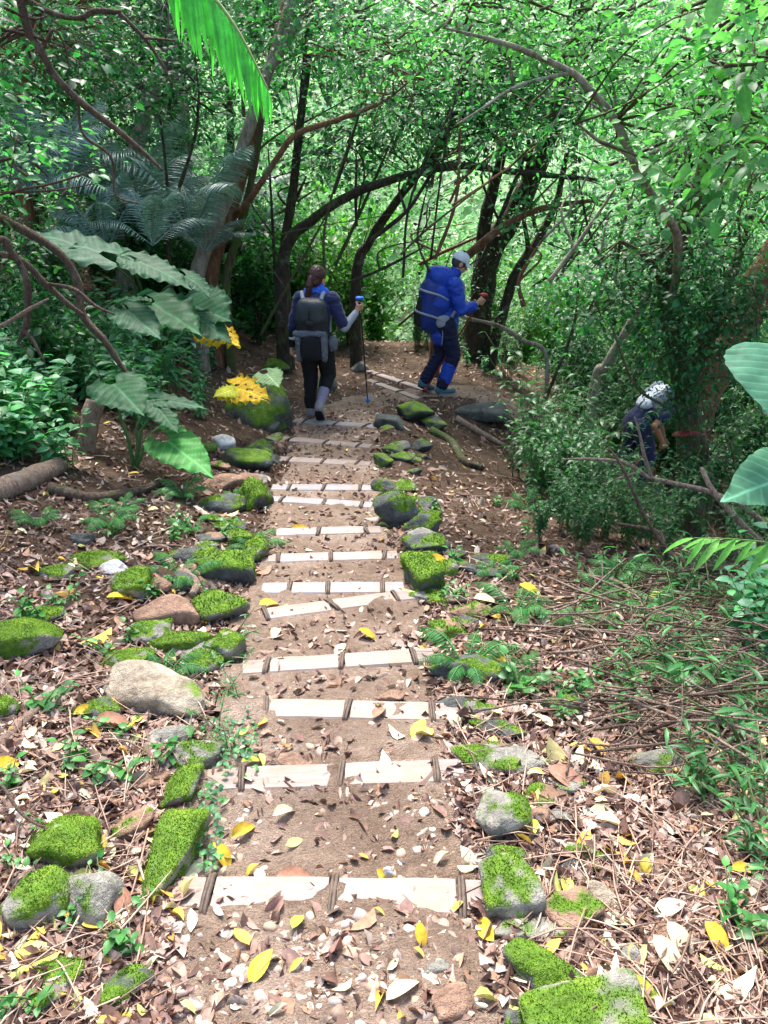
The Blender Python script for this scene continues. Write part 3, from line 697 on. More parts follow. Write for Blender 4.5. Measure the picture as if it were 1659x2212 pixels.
wood('broken_log', [(183,985,yb_),(190,940,yb_ + .03),(199,900,yb_ + .06),(207,866,yb_ + .1)], 40, 'deadwood', 'short broken log standing aslant among the herbs at left', 'log', 0, .95, 14)
wood('fallen_branch', [(108,1062),(190,1082),(270,1074),(345,1052)], 27, 'deadwood_dark', 'curved fallen branch lying right of the thick pale log', 'log', .6, .7, 10)
wood('fallen_branch', [(985,908),(1040,940),(1090,968)], 15, 'deadwood', 'straight reddish dead branch lying on the bank beyond the steps', 'branch', .6, .8, 8)
wood('fallen_branch', [(930,935),(975,960),(1000,1000),(1040,1015)], 22, 'bark_moss', 'green mossy log end running down the bank right of the upper steps', 'branch', .5, .6, 10)
wood('dead_stick', [(-10,1620),(40,1578),(88,1530)], 20, 'deadwood', 'thick pale barkless stick at the left edge', 'stick', .8, .9, 10, SK)
wood('dead_stick', [(15,1735),(60,1800),(120,1835),(188,1872)], 9, 'deadwood_dark', 'dark thin curved twig lying over the lower left boulders', 'stick', 12, .8, 6, SK)
wood('dead_stick', [(400,1250),(425,1275),(418,1300)], 22, 'deadwood', 'short knobbly piece of branch behind the reddish block', 'stick', 1.6, .8, 8, SK)
wood('dead_stick', [(-20,2020),(50,2035),(120,2035)], 12, 'deadwood_dark', 'short twig at the left edge in front of a mossy stone', 'stick', 2, .7, 6, SK)
wood('dead_stick', [(0,1460),(25,1500),(40,1530)], 16, 'deadwood', 'short thick stick below the big mossy rock at the left edge', 'stick', .8, .8, 8, SK)
wood('dead_stick', [(250,1335),(310,1300),(345,1320)], 5, 'deadwood', 'thin bent twig left of the reddish block', 'stick', 3, .6, 5, SK)
wood('dead_stick', [(0,1465),(60,1475),(110,1485)], 6, 'deadwood', 'thin straight twig below the big mossy rock', 'stick', 2, .6, 5, SK)
wood('dead_stick', [(0,1345),(80,1330),(190,1275)], 6, 'deadwood', 'long thin twig across the left leaf litter', 'stick', 3, .6, 5, SK)
wood('dead_stick', [(395,1045),(450,1015),(540,990)], 5, 'deadwood_dark', 'thin forked twig left of the mossy boulder', 'stick', 3, .6, 5, SK)
wood('dead_stick', [(310,1187),(360,1183),(410,1187)], 6, 'deadwood', 'straight twig on the litter above the dark flat stone', 'stick', 2, .7, 5, SK)
wood('dead_stick', [(250,1505),(240,1560),(245,1630)], 7, 'deadwood_dark', 'dark upright twig in front of the dark mossy stone', 'stick', 4, .7, 5, SK)
wood('dead_stick', [(965,1305),(1080,1298),(1240,1296)], 9, 'deadwood', 'long straight pale stick lying right of the slanted step', 'stick', 1.5, .8, 6, SK)
wood('dead_stick', [(1225,1410),(1320,1428),(1395,1445)], 8, 'deadwood', 'straight pale stick between the weeds at right', 'stick', 1.5, .8, 6, SK)
wood('dead_stick', [(1155,1100),(1160,1150),(1158,1205)], 9, 'deadwood', 'crooked upright twig on the litter slope at right', 'stick', 2, .7, 6, SK)
wood('dead_stick', [(1262,1215),(1250,1270),(1235,1330)], 8, 'deadwood_dark', 'reddish crooked twig further down the right slope', 'stick', 2, .7, 6, SK)
wood('dead_stick', [(1255,1260),(1330,1275),(1390,1310),(1480,1340),(1600,1420)], 11, 'deadwood', 'long bent branch at the head of the brush pile', 'stick', 4, .5, 7, SK)
wood('dead_stick', [(1480,1515),(1560,1590),(1640,1640),(1720,1690)], 15, 'deadwood', 'thickest pale branch of the brush pile', 'stick', 5, .7, 8, SK)
wood('dead_stick', [(1390,1600),(1500,1560),(1600,1530)], 9, 'deadwood_dark', 'dark branch of the brush pile pointing up right', 'stick', 5, .6, 6, SK)
wood('dead_stick', [(1245,1520),(1330,1500),(1400,1480)], 11, 'deadwood_dark', 'split brown stick in the litter left of the brush pile', 'stick', 1, .7, 7, SK)
wood('dead_stick', [(1160,1480),(1195,1500),(1225,1530)], 9, 'deadwood_dark', 'short brown stick beside the dark mossy kerb rock', 'stick', 1, .7, 7, SK)
wood('dead_stick', [(1320,1900),(1370,1930),(1430,1965)], 12, 'deadwood', 'peeling strip of bark lying behind the tan stone', 'stick', 1, .6, 7, SK)
wood('dead_stick', [(1390,1860),(1480,1840),(1540,1835)], 7, 'deadwood_dark', 'thin stick below the weeds at right', 'stick', 2, .7, 6, SK)
wood('dead_stick', [(1620,1990),(1590,2050),(1640,2200)], 9, 'deadwood', 'bent stick at the right edge beside the mossy trunk', 'stick', 2, .7, 6, SK)
r = np.random.default_rng(77)
for k in range(125):                      # the brush pile: every stick a thing
    X = r.uniform(1250, 1760); Y = r.uniform(1245, 1690) 
    if Y - 1245 < (1330 - X) * 1.2 : continue
    p = G(X, Y); L = r.uniform(.35, 1.1); a = R(r.normal(-28, 26) if r.random() < .75 else r.uniform(20, 70))
    d = np.array([math.cos(a), math.sin(a) * .7, 0]); base = p + np.array([0, 0, r.uniform(.02, .26)])
    pts = [base - d * L / 2, base - d * L * .15 + r.normal(size=3) * .03, base + d * L * .2 + r.normal(size=3) * .03, base + d * L / 2 + np.array([0, 0, r.uniform(-.05, .12)])]
    pts = np.array(pts); pts[:, 2] = np.maximum(pts[:, 2], h(pts[:, 0], pts[:, 1]) + .01)
    mb = MB(); rr = r.uniform(.0022, .0062); tube(mb, np.array(pts) - base, [rr, rr * .95, rr * .8, rr * .45], 5, 4, .2, k)
    for f in range(r.integers(0, 3)):
        t0 = pts[1 + f % 2] - base; e = t0 + norm(d + r.normal(size=3) * .6) * L * r.uniform(.2, .45); tube(mb, [t0, (t0 + e) / 2 + r.normal(size=3) * .02, e], [rr * .6, rr * .5, rr * .3], 4, 3)
    o = mb.build('dead_stick', M['deadwood' if r.random() < .6 else 'deadwood_dark'], None, base)
    setp(o, 'thin dry stick in the tangled brush pile at the right', 'stick', 'thin sticks of the brush pile')
tw = MB(); pos = sample_ground(2600, 41, lambda X, Y: np.clip(.3 + (X > 1000) * .4 + (Y - 800) / 3000, 0, 1)); dp = pdist(pos[:, 0], pos[:, 1]); pos = pos[dp > .45]
for q in pos:
    a = r.uniform(0, 6.3); L = r.uniform(.06, .32); d = np.array([math.cos(a), math.sin(a), r.normal() * .12]); rr = r.uniform(.0012, .0032); b0 = q + np.array([0, 0, .02])
    tube(tw, [b0 - d * L / 2, b0 + r.normal(size=3) * L * .06, b0 + d * L / 2], [rr, rr, rr * .5], 4, 2, 0, 0, np.array([(.30, .19, .14), (.42, .30, .22), (.16, .10, .07)])[r.integers(0, 3)])
setp(tw.build('twig_litter', M['stem']), 'small dry twigs strewn over the leaf litter', 'twigs', kind='stuff')
# ------------------------------------------------------------------ plants
GREEN_D = np.array([.022, .085, .028]); GREEN_M = np.array([.035, .15, .04]); GREEN_B = np.array([.07, .26, .05]); GREEN_Y = np.array([.14, .30, .05]); GREEN_BL = np.array([.05, .13, .085])
def tints(n, a, b, r, var=.2): return np.clip(lerp(a, b, r.random((n, 1))) * np.exp(r.normal(size=(n, 1)) * var), 0, .8)
def add_leaves(mb, T, base, d, nn, s, tint, wid=1.0):
    n = len(base); sc = np.stack([s * wid, s, s], -1); scatter(mb, T, base, frames(d, nn), sc, tint)
def herb(seed, hgt, nst, ll, T, ca, cb, spread=.5, per=9, droop=.3, wid=1.0):
    """several stems with leaves set along them; returns (stem mesh, leaf mesh)"""
    r = np.random.default_rng(seed); st, lf = MB(), MB()
    for k in range(nst):
        a = r.uniform(0, 6.28); hh = hgt * r.uniform(.6, 1.1); lean = spread * hh * r.uniform(.3, 1); o = r.normal(size=3) * .03; o[2] = -.02
        pts = np.array([o, o + [math.cos(a) * lean * .25, math.sin(a) * lean * .25, hh * .5], o + [math.cos(a) * lean, math.sin(a) * lean, hh]])
        C = tube(st, pts, [.0045, .0035, .0015], 5, 5, 0, 0, (.10, .14, .04)); n = per
        t = np.linspace(.3, 1, n) ; idx = (t * (len(C) - 1)).astype(int); b = C[idx]
        az = a + np.arange(n) * 2.4 + r.normal(size=n) * .4; up = lerp(.15, .5, t)
        d = norm(np.stack([np.cos(az), np.sin(az), up + r.normal(size=n) * .2 - droop], -1)); nn = norm(np.stack([-.35 * np.cos(az), -.35 * np.sin(az), np.ones(n)], -1) + r.normal(size=(n, 3)) * .3)
        s = ll * r.uniform(.6, 1.15, n) * lerp(1, .75, t); add_leaves(lf, T, b, d, nn, s, tints(n, ca, cb, r), wid)
    return st, lf
def plant_proto(name, st, lf, mat='leaf'):
    root = empty(name, (0, 0, -50)); lf.build('leaves', M[mat], root); st.build('stem', M['stem'], root); return root
def place(protos, pts, label, cat, group, seed, s0=.75, s1=1.25, sink=.0, fixed=None):
    r = np.random.default_rng(seed)
    for k, p in enumerate(pts):
        pr = protos[r.integers(0, len(protos))]; o = copy_tree(pr); o.location = (float(p[0]), float(p[1]), hz(p[0], p[1]) - sink); o.rotation_euler = (0, 0, r.uniform(0, 6.28))
        s = r.uniform(s0, s1); o.scale = (s, s, s); setp(o, label if isinstance(label, str) else label[k], cat, group)
def kill(protos):
    for p in protos:
        for c in list(p.children): bpy.data.objects.remove(c)
        bpy.data.objects.remove(p)
LEAF_V = leaf_t(.38, .15, .4, 5, .75)
lance = [plant_proto('leafy_herb', *herb(200 + k, .55, 5, .18, LEAF_L, GREEN_M * 1.7, GREEN_BL * 2.4, .55, 10, .3, 1.25)) for k in range(4)]
broad = [plant_proto('broad_leaved_herb', *herb(220 + k, .42, 6, .13, LEAF_O, GREEN_M * 1.8, GREEN_BL * 2.3, .6, 8, .35)) for k in range(3)]
weed = [plant_proto('seedling', *herb(240 + k, .12, 4, .055, LEAF_O, GREEN_B, GREEN_M, .9, 6, .2)) for k in range(4)]
grassy = [plant_proto('bamboo_grass', *herb(260 + k, .22, 4, .085, leaf_t(.2, .15, .3, 4, .8), GREEN_M * 1.3, GREEN_M * .8, 1.0, 7, .1)) for k in range(4)]
shrub = [plant_proto('shrub', *herb(280 + k, 1.25, 8, .13, LEAF_V, GREEN_D, GREEN_M, .55, 22, .35)) for k in range(4)]
shrubs2 = [plant_proto('shrub', *herb(300 + k, 1.6, 9, .075, LEAF_O, GREEN_D, GREEN_M, .5, 38, .2)) for k in range(4)]
def bush(seed, hgt, n, ls, ca, cb, nb=7):
    r = np.random.default_rng(seed); st, lf = MB(), MB()
    for k in range(nb):
        a = r.uniform(0, 6.28); hh = hgt * r.uniform(.45, 1.05); l = hgt * .28 * r.uniform(.2, 1.1); e = np.array([math.cos(a) * l, math.sin(a) * l, hh]); C = tube(st, [(0, 0, -.2), e * [.3, .3, .5] + r.normal(size=3) * .05, e], [.014, .010, .004], 5, 5, .1, 0, (.05, .045, .03))
        m_ = n // nb; t = r.random(m_) ** .7 * .8 + .2; b = C[(t * (len(C) - 1)).astype(int)] + r.normal(size=(m_, 3)) * np.array([.2, .2, .16]) * hgt * .55 * t[:, None]
        cl = np.floor(b * 3.5); sh = _hash(cl[:, 0].astype(int), cl[:, 1].astype(int), cl[:, 2].astype(int), seed)[:, None]; gap = sh[:, 0] > .25; b = b[gap]; sh = sh[gap]; m_ = len(b)
        d = rand_dirs(m_, r); d[:, 2] -= .25; nn = norm(np.array([0, -.15, 1]) + r.normal(size=(m_, 3)) * .5); tint = lerp(np.array(ca), np.array(cb), (sh * 1.7) % 1) * np.exp(r.normal(size=(m_, 1)) * .25)
        add_leaves(lf, LEAF_S, b, norm(d - nn * (d * nn).sum(1, keepdims=True) * .8), nn, ls * np.exp(r.normal(size=m_) * .3), np.clip(tint, 0, .7))
    return st, lf
bush_d = [plant_proto('bush', *bush(380 + k, 2.0, 2300, .085, GREEN_D * .9, GREEN_M)) for k in range(4)]
bush_b = [plant_proto('bush', *bush(390 + k, 2.2, 2600, .085, GREEN_M, GREEN_Y)) for k in range(4)]
def spots(n, seed, X0, X1, Y0, Y1, keep=None, mind=.5):
    r = np.random.default_rng(seed); out = []
    for _ in range(n * 40):
        X, Y = r.uniform(X0, X1), r.uniform(Y0, Y1)
        if keep and not keep(X, Y): continue
        p = G(X, Y)
        if pdist(p[0:1], p[1:2])[0] < mind or p[1] > 16: continue
        out.append(p)
        if len(out) >= n: break
    return out
place(lance, spots(60, 1, -160, 380, 640, 1180, lambda X, Y: Y < 1180 - max(0, X) * .8 and not (140 < X < 265 and Y > 880) and not (X < 160 and Y > 1025)), 'lance-leaved green herb on the shaded left bank', 'plant', 'lance-leaved herbs on the left bank', 2, .7, 1.3)
place(broad, spots(46, 3, -120, 430, 640, 1120, lambda X, Y: Y < 1130 - max(0, X) * .8 and not (140 < X < 265 and Y > 880) and not (X < 160 and Y > 1025)), 'broad-leaved low green herb on the shaded left bank', 'plant', 'broad-leaved herbs on the left bank', 4, .7, 1.3)
place(weed, spots(20, 5, 20, 560, 1130, 1700, None, .42), 'small seedling among the mossy stones left of the steps', 'seedling', 'seedlings left of the steps', 6)
place(weed, spots(8, 55, 20, 480, 1700, 2200, None, .42), 'small seedling among the lower left boulders', 'seedling', 'seedlings among the lower left boulders', 6, .6, .9)
place(weed, spots(30, 7, 930, 1600, 1000, 1560, None, .45), 'small seedling in the litter on the slope right of the steps', 'seedling', 'seedlings right of the steps', 8)
place(grassy, spots(20, 9, 1230, 1700, 1430, 1900, lambda X, Y: Y < 1430 + (X - 1200) * 1.1 and Y > 1400), 'bamboo-like grass tuft growing through the brush pile at right', 'grass tuft', 'bamboo-like grass tufts at right', 10, .7, 1.2)
place(grassy, spots(9, 11, 470, 570, 1380, 1640, None, .36), 'small leafy tuft at the left border of the steps beside the pale boulder', 'grass tuft', 'leafy tufts beside the pale boulder', 12, .45, .7)
place(shrub, spots(30, 113, 1150, 1330, 880, 1120, None, .5), 'dark green leafy shrub crowding the bank before the stooping hiker', 'shrub', 'shrubs before the stooping hiker', 114, .6, .95)
place(shrub, spots(30, 13, 1060, 1700, 860, 1180, lambda X, Y: Y > 860 and (X > 1130 or Y < 900) and not (1290 < X < 1470 and Y > 1035), .5), 'dark green leafy shrub in the thicket right of the path', 'shrub', 'dark shrubs in the right thicket', 14, .65, 1.1)
place(shrubs2, spots(14, 15, 1060, 1750, 770, 900, None, .6), 'small-leaved dark shrub beyond the lower bend of the path', 'shrub', 'small-leaved shrubs beyond the path bend', 16, .7, 1.1)
place(shrubs2, spots(22, 17, -120, 520, 560, 700, None, .8), 'small-leaved dark shrub high on the left bank', 'shrub', 'small-leaved shrubs on the left bank', 18, .6, 1.1)
place(broad, spots(24, 19, 420, 900, 560, 700, None, .9), 'low green herb on the slope behind the walking hiker', 'plant', 'herbs behind the walking hiker', 20, .6, 1.1)
place(shrub, spots(14, 21, 900, 1250, 640, 760, None, .6), 'leafy shrub on the edge beyond the hiker in blue', 'shrub', 'shrubs beyond the hiker in blue', 22, .6, .9)
place(broad, [G(1600 + 20 * k, 1320 + 45 * (k % 3)) for k in range(6)], 'round-leaved herb at the right edge below the drooping bamboo-like leaf', 'plant', 'round-leaved herbs at the right edge', 24, .8, 1.1)
place(lance, [G(1010, 790), G(1045, 805), G(1075, 790)], ['lance-leaved sapling by the path just right of the hiker in blue', 'second lance-leaved sapling right of the hiker in blue, on the path edge', 'third lance-leaved sapling from the hiker in blue, farthest right'], 'plant', 'saplings beside the hiker in blue', 25, .55, .7)
place(weed, [G(1570, 1950), G(1600, 2000), G(1215, 1545)], ['seedling at the right edge below the yellow leaf', 'seedling at the right edge by the mossy trunk foot', 'bright green seedling in the litter right of the third step'], 'seedling', 'bright seedlings at right', 26, .8, 1.2)
r_ = np.random.default_rng(66)
def gspots(n, seed, fx, mind=.9):
    r = np.random.default_rng(seed); out = []
    while len(out) < n:
        y = r.uniform(*fx[2:4]); x = r.uniform(*fx[0:2]) * (y if len(fx) > 4 else 1)
        if len(fx) > 5 and not fx[5](x, y): continue
        if pdist(np.array([x]), np.array([y]))[0] < mind: continue
        out.append((x, y))
    return out
place(bush_d, gspots(46, 71, (-.62, -.10, 9.8, 17, 1, lambda x, y: y > 11.5 or x < -2.6 - (11.5 - y) * .4), 1.2), 'dense dark bush in the understory behind the left bank', 'bush', 'dark understory bushes at left', 72, .6, 1.25)
place(bush_d, gspots(9, 78, (-5.5, -2.6, 4.6, 9.8), 1.2), 'dark bush on the left bank behind the herbs', 'bush', 'dark bushes on the left bank', 79, .35, .7)
place(bush_b, gspots(40, 73, (-.12, .62, 12.6, 20, 1, lambda x, y: x > 3.2 or x < -.9 or r_.random() < .25), 1.2), 'bright leafy bush in the understory beyond the bend', 'bush', 'bright understory bushes beyond the bend', 74, .6, 1.3)
place(bush_d, gspots(22, 75, (2.6, 7.5, 6.8, 12.5, ), .8), 'dark leafy bush around the lower bend at right', 'bush', 'dark bushes round the lower bend', 76, .45, .9)
place(shrub, spots(42, 81, 1200, 1720, 1060, 1380, lambda X, Y: Y < 1060 + (X - 1150) * .75, .6), 'low dark shrub in the shaded tangle above the brush pile', 'shrub', 'low shrubs above the brush pile', 82, .32, .62)
place(grassy, spots(20, 83, 1180, 1720, 1150, 1650, lambda X, Y: Y < 1130 + (X - 1100) * 1.0, .6), 'narrow-leaved tuft in the tangle above the brush pile', 'grass tuft', 'narrow-leaved tufts above the brush pile', 84, .9, 1.6)
place(lance, spots(26, 85, 200, 470, 690, 960, lambda X, Y: Y < 1180 - X * .62 and not (X < 265 and Y > 880), .6), 'lance-leaved herb around the elephant-ear plants at mid left', 'plant', 'lance-leaved herbs at mid left', 86, .5, .85)
place(shrub, spots(18, 91, 1060, 1420, 1000, 1190, lambda X, Y: X > 1090 + (Y - 1000) * .4, .6), 'low leafy shrub at the foot of the right thicket', 'shrub', 'low shrubs at the foot of the right thicket', 92, .35, .6)
place(broad, spots(34, 95, -60, 150, 700, 1010, None, .6), 'broad-leaved herb at the far left edge above the fallen log', 'plant', 'broad-leaved herbs above the fallen log', 96, .8, 1.3)
place(broad, spots(26, 97, 230, 450, 690, 880, lambda X, Y: Y < 1150 - X * .62, .6), 'broad-leaved herb crowding the elephant-ear stalks at mid left', 'plant', 'broad-leaved herbs at mid left', 98, .6, .95)
# creeping plant along the kerb slab, left of the second step
cr = MB(); r = np.random.default_rng(3); n = 170
q = np.array([G(r.uniform(425, 480), r.uniform(1690, 1900)) for _ in range(90)] + [G(r.uniform(480, 560), r.uniform(1540, 1690)) for _ in range(80)]); q[:, 2] += r.uniform(.01, .05, n)
dd = rand_dirs(n, r); dd[:, 2] = .1; add_leaves(cr, LEAF_O, q, dd, norm(r.normal(size=(n, 3)) * .35 + [0, -.2, 1]), r.uniform(.016, .03, n), tints(n, GREEN_B, GREEN_BL * 1.5, r))
setp(cr.build('creeping_plant', M['leaf']), 'tiny-leaved creeper spreading on the left edge of the path by the moss kerb slab', 'creeper')

# ferns
def fern_frond(lf, st, base, tip, droop, npair, ll, r, tint, wid=1.0, side_drop=.35, T=LEAF_N, nr=None, rw=.004):
    base = np.asarray(base, float); tip = np.asarray(tip, float); mid = (base + tip) / 2 + np.array([0, 0, droop])
    C = tube(st, [base, mid, tip], [rw, rw * .7, rw * .3], 5, 14, 0, 0, np.clip(np.array(tint) * 1.2, 0, .5)); n = len(C); ts = np.linspace(.12, .99, npair)
    idx = ts * (n - 1); i0 = np.clip(idx.astype(int), 0, n - 2); f = (idx - i0)[:, None]; b = C[i0] * (1 - f) + C[i0 + 1] * f; T_ = norm(C[i0 + 1] - C[i0])
    up = np.array([0, 0, 1.0]) if nr is None else norm(nr); side = norm(np.cross(T_, up)); nn = norm(np.cross(side, T_))
    prof = np.sin(np.pi * np.clip(ts * .92 + .06, 0, 1)) ** .6
    for s in (-1, 1):
        d = norm(side * s + T_ * .45 + nn * (-side_drop) + r.normal(size=(npair, 3)) * .05); add_leaves(lf, T, b, d, nn + side * s * .2, ll * prof * r.uniform(.9, 1.1, npair), tints(npair, np.array(tint), np.array(tint) * 1.35, r, .12), wid)
def fern_proto(seed, nf, L, tint, name='fern'):
    r = np.random.default_rng(seed); lf, st = MB(), MB()
    for k in range(nf):
        a = k * 6.28 / nf + r.normal() * .3; l = L * r.uniform(.7, 1.1)
        fern_frond(lf, st, (0, 0, 0), (math.cos(a) * l * .85, math.sin(a) * l * .85, l * .35), l * .22, 20, l * .22, r, tint, 1.6)
    return plant_proto(name, st, lf)
fern = [fern_proto(330 + k, 7, .32, (.045, .16, .04)) for k in range(3)]
place(fern, spots(8, 31, 60, 560, 1060, 1480, None, .4), 'small fern among the mossy stones left of the steps', 'fern', 'ferns left of the steps', 32, .5, 1.0)
place(fern, spots(16, 33, 1000, 1560, 1080, 1560, None, .45), 'small fern on the litter slope right of the steps', 'fern', 'ferns right of the steps', 34, .5, 1.0)
place(fern, spots(16, 35, 480, 860, 600, 720, None, .8), 'fern on the slope behind the walking hiker', 'fern', 'ferns behind the walking hiker', 36, 1.0, 1.7)
place(fern, [G(240, 1140)], 'bright fern frond tuft beside the curved fallen branch', 'fern', None, 37, .9, .91)

# silvery palms behind the left bank
def palm_proto(seed, nf, L, tint, hgt=0.0):
    r = np.random.default_rng(seed); lf, st = MB(), MB()
    for k in range(nf):
        a = k * 6.28 / nf * 1.0 + r.normal() * .25; l = L * r.uniform(.75, 1.15); e = r.uniform(.35, 1.25)
        fern_frond(lf, st, (0, 0, hgt), (math.cos(a) * l * math.cos(e), math.sin(a) * l * math.cos(e), hgt + l * math.sin(e) * .75), l * .16, 28, l * .22, r, tint, .7, .25, LEAF_N, None, .012)
    if hgt > .3: tube(st, [(0, 0, -.2), (0, 0, hgt + .05)], [.07, .05], 8, 4, .1, 0, (.06, .05, .03))
    root = empty('palm', (0, 0, -50)); lf.build('fronds', M['leaf_silver'], root); st.build('stem', M['stem'], root); return root
palms = [palm_proto(350 + k, 10, 1.35, (.11, .20, .175), .25) for k in range(3)]
PL = [((330, 330, 10.4), .8, 'silvery palm highest up the left bank behind the pale slanting trunk'), ((200, 300, 9.8), .8, 'silvery palm above the bare twigs at the upper left'), ((400, 430, 9.2), 1.0, 'silvery blue-green palm behind the forked trunk at left, facing the viewer'), ((290, 400, 9.6), 1.0, 'silvery palm left of the pale slanting trunk'), ((130, 370, 8.6), .9, 'silvery palm in the dense upper left growth'),
      ((330, 540, 8.2), .55, 'small dark fan of palm fronds low on the left bank'), ((440, 520, 9.4), .5, 'little palm at the foot of the forked trunks'), ((560, 520, 12.5), .6, 'palm behind the thin dark trunk, partly hidden'), ((40, 290, 8.0), .75, 'palm frond tuft at the upper left edge'), ((470, 470, 12.5), 1.0, 'pale palm seen between the forked trunks'), ((240, 560, 8.4), .7, 'palm spreading over the big elephant-ear leaves')]
r = np.random.default_rng(8)
for (q, s, lab) in PL:
    p = P(*q); gz = hz(p[0], p[1]); o = copy_tree(palms[r.integers(0, 3)]); o.location = (p[0], p[1], max(gz - .1, min(p[2] - .1, gz + 1.3))); o.rotation_euler = (r.normal() * .12, r.normal() * .12, r.uniform(0, 6.28)); o.scale = (s,) * 3; setp(o, lab, 'palm', 'silvery palms on the left')

# elephant-ear plants
def ear_leaf(mb, at, tip, nrmv, wr=.8, seed=0, tint=(.03, .13, .05), wav=.03, holes=0, droop=.12, fold=.10, fine=False):
    at = np.asarray(at, float); tip = np.asarray(tip, float); L = np.linalg.norm(tip - at); r = np.random.default_rng(seed)
    nt_, ns = (110, 81) if fine else (48, 37); t = np.linspace(-.36, 1, nt_); s = np.linspace(-1, 1, ns); TT, S = np.meshgrid(t, s, indexing='ij')
    tt = np.clip((TT + .36) / 1.36, 0, 1); wv = wr * .5 * (np.sin(np.pi * tt ** .62)) ** .75 * (1 + .0 * tt)
    wv = wv * np.where(TT > .62, 1 - .35 * sstep(.62, 1.0, TT), 1)
    notch = np.where(TT < 0, .05 + .42 * np.clip(-TT / .36, 0, 1), 0)
    a = np.abs(S); xx = np.sign(S) * (notch * wv * 1.0 + (1 - notch) * a * wv)
    edge = 1 + wav * np.sin(TT * 46 + np.sign(S) * .6) * a ** 3 + wav * 1.5 * fbm(np.stack([TT * 4, S * 2, TT * 0 + seed], -1), 2, seed) * a ** 2
    xx = xx * edge
    ph = (TT - .55 * np.abs(xx) / max(wr, .1)) * 7.0
    vein = np.exp(-((ph - np.round(ph)) / (.06 if fine else .10)) ** 2); mid = np.exp(-(xx / .014) ** 2)
    z = fold * np.abs(xx) * 1.2 - droop * np.clip(TT, 0, 1) ** 2 - droop * .8 * (np.abs(xx) / (wr * .5)) ** 2 * wr * .8 + (.0015 if fine else .0045) * np.cos(ph * 2 * np.pi) * -1 * np.clip(np.abs(xx) * 6, 0, 1) + .035 * fbm(np.stack([TT * 2.2, xx * 4, TT * 0 + seed * .7], -1), 3, seed) + wav * .8 * a ** 4 * np.sin(TT * 30 + S)
    V = np.stack([xx, TT, z], -1).reshape(-1, 3) * L
    rot = frames(norm(tip - at)[None], np.asarray(nrmv, float)[None])[0]; W = V @ rot.T + at
    base = np.array(tint); lite = np.clip(base * 2.2 + .02, 0, .8); vv = np.clip(np.maximum(vein * .55 * (np.abs(xx) > .01), mid * .9), 0, 1).reshape(-1, 1)
    T = base * (1 - vv) + lite * vv; mott = fbm(np.stack([TT * 5, xx * 7, TT * 0 + seed], -1), 3, seed).reshape(-1, 1); T = T * (1 + .22 * mott)
    i = np.arange(nt_ - 1)[:, None] * ns; j = np.arange(ns - 1)[None]; q = np.stack([i + j, i + j + 1, i + ns + j + 1, i + ns + j], -1).reshape(-1, 4)
    jj = np.tile(np.arange(ns - 1), nt_ - 1); ii = np.repeat(np.arange(nt_ - 1), ns - 1); cut = (jj == (ns // 2)) | (jj == ns // 2 - 1); cut &= t[ii] < -.03
    keep = ~cut
    if holes:
        hn = fbm(np.stack([TT * 9, xx * 11, TT * 0 + seed + 5], -1), 2, seed + 3)[:-1, :-1].reshape(-1); keep &= hn < np.quantile(hn, 1 - holes)
    mb.add(W, q[keep], np.clip(T, 0, .85)); return at
def ear_plant(label, base, leaves, group='elephant-ear plants'):
    """leaves: (attach pixel+depth, tip pixel+depth, width ratio, normal, tint, leaf label)"""
    base = np.asarray(base, float); root = empty('elephant_ear_plant', base); setp(root, label, 'plant', group)
    for k, (a, b, wr, nv, tint, kw) in enumerate(leaves):
        A, B = P(*a) - base, P(*b) - base; lf = MB(); kw = dict(kw); lab = kw.pop('lab', None); ear_leaf(lf, A, B, nv, wr, int(a[0]) + k, tint, **kw); o = lf.build('leaf', M['leaf_gloss'], root)
        if lab: o['label'] = lab
        st = MB(); L = np.linalg.norm(A); mid = A * .5 + np.array([0, 0, .10 * L]) - (B - A) * .1; tube(st, [(0, 0, -.03), A * .25 + np.array([0, 0, .10 * L]), mid, A + np.array([0, 0, -.01])], [.016, .013, .010, .006], 7, 5, 0, 0, (.05, .13, .035)); st.build('stalk', M['stem'], o)
    return root
def gp(X, Y):
    p = G(X, Y); p[2] = hz(p[0], p[1]); return p
E1 = (.016, .072, .032); E2 = (.013, .066, .025); EB = (.05, .20, .045); EP = (.03, .09, .05)
U = lambda x, y, z: norm(np.array([x, y, z], float))
b1 = gp(330, 775)
ear_plant('cluster of big dull green elephant-ear leaves under the silvery palms at left', b1, [
 ((215, 545, 6.3), (30, 478, 6.6), .5, U(.1, -.35, 1), EP, {}), ((300, 565, 6.2), (415, 612, 6.0), .62, U(0, -.3, 1), E1, {}), ((262, 548, 6.5), (150, 520, 6.3), .6, U(0, -.5, 1), E1, {}), ((400, 596, 6.8), (455, 632, 6.6), .8, U(.2, -.25, 1), E1, {})])
b2 = gp(345, 800)
ear_plant('elephant-ear plant with notched leaves and one yellow leaf hanging below, mid left', b2, [
 ((330, 657, 6.6), (430, 705, 6.0), .62, U(-.1, -.25, 1), E2, {'wav': .06}), ((300, 650, 6.6), (240, 640, 6.8), .5, U(0, -.25, 1), E2, {}), ((275, 672, 6.0), (345, 722, 5.7), .7, U(.1, -.45, 1), E1, {}), ((415, 660, 6.9), (492, 682, 6.5), 1.0, U(.1, -.75, .8), E1, {'wav': .05}), ((430, 690, 6.6), (500, 735, 6.4), .75, U(.1, -.55, 1), E1, {}),
 ((455, 722, 6.9), (515, 738, 6.6), .75, U(0, -.5, 1), (.62, .36, .02), {'holes': .12, 'wav': .08, 'lab': 'withered yellow leaf'})])
b3 = gp(290, 1010)
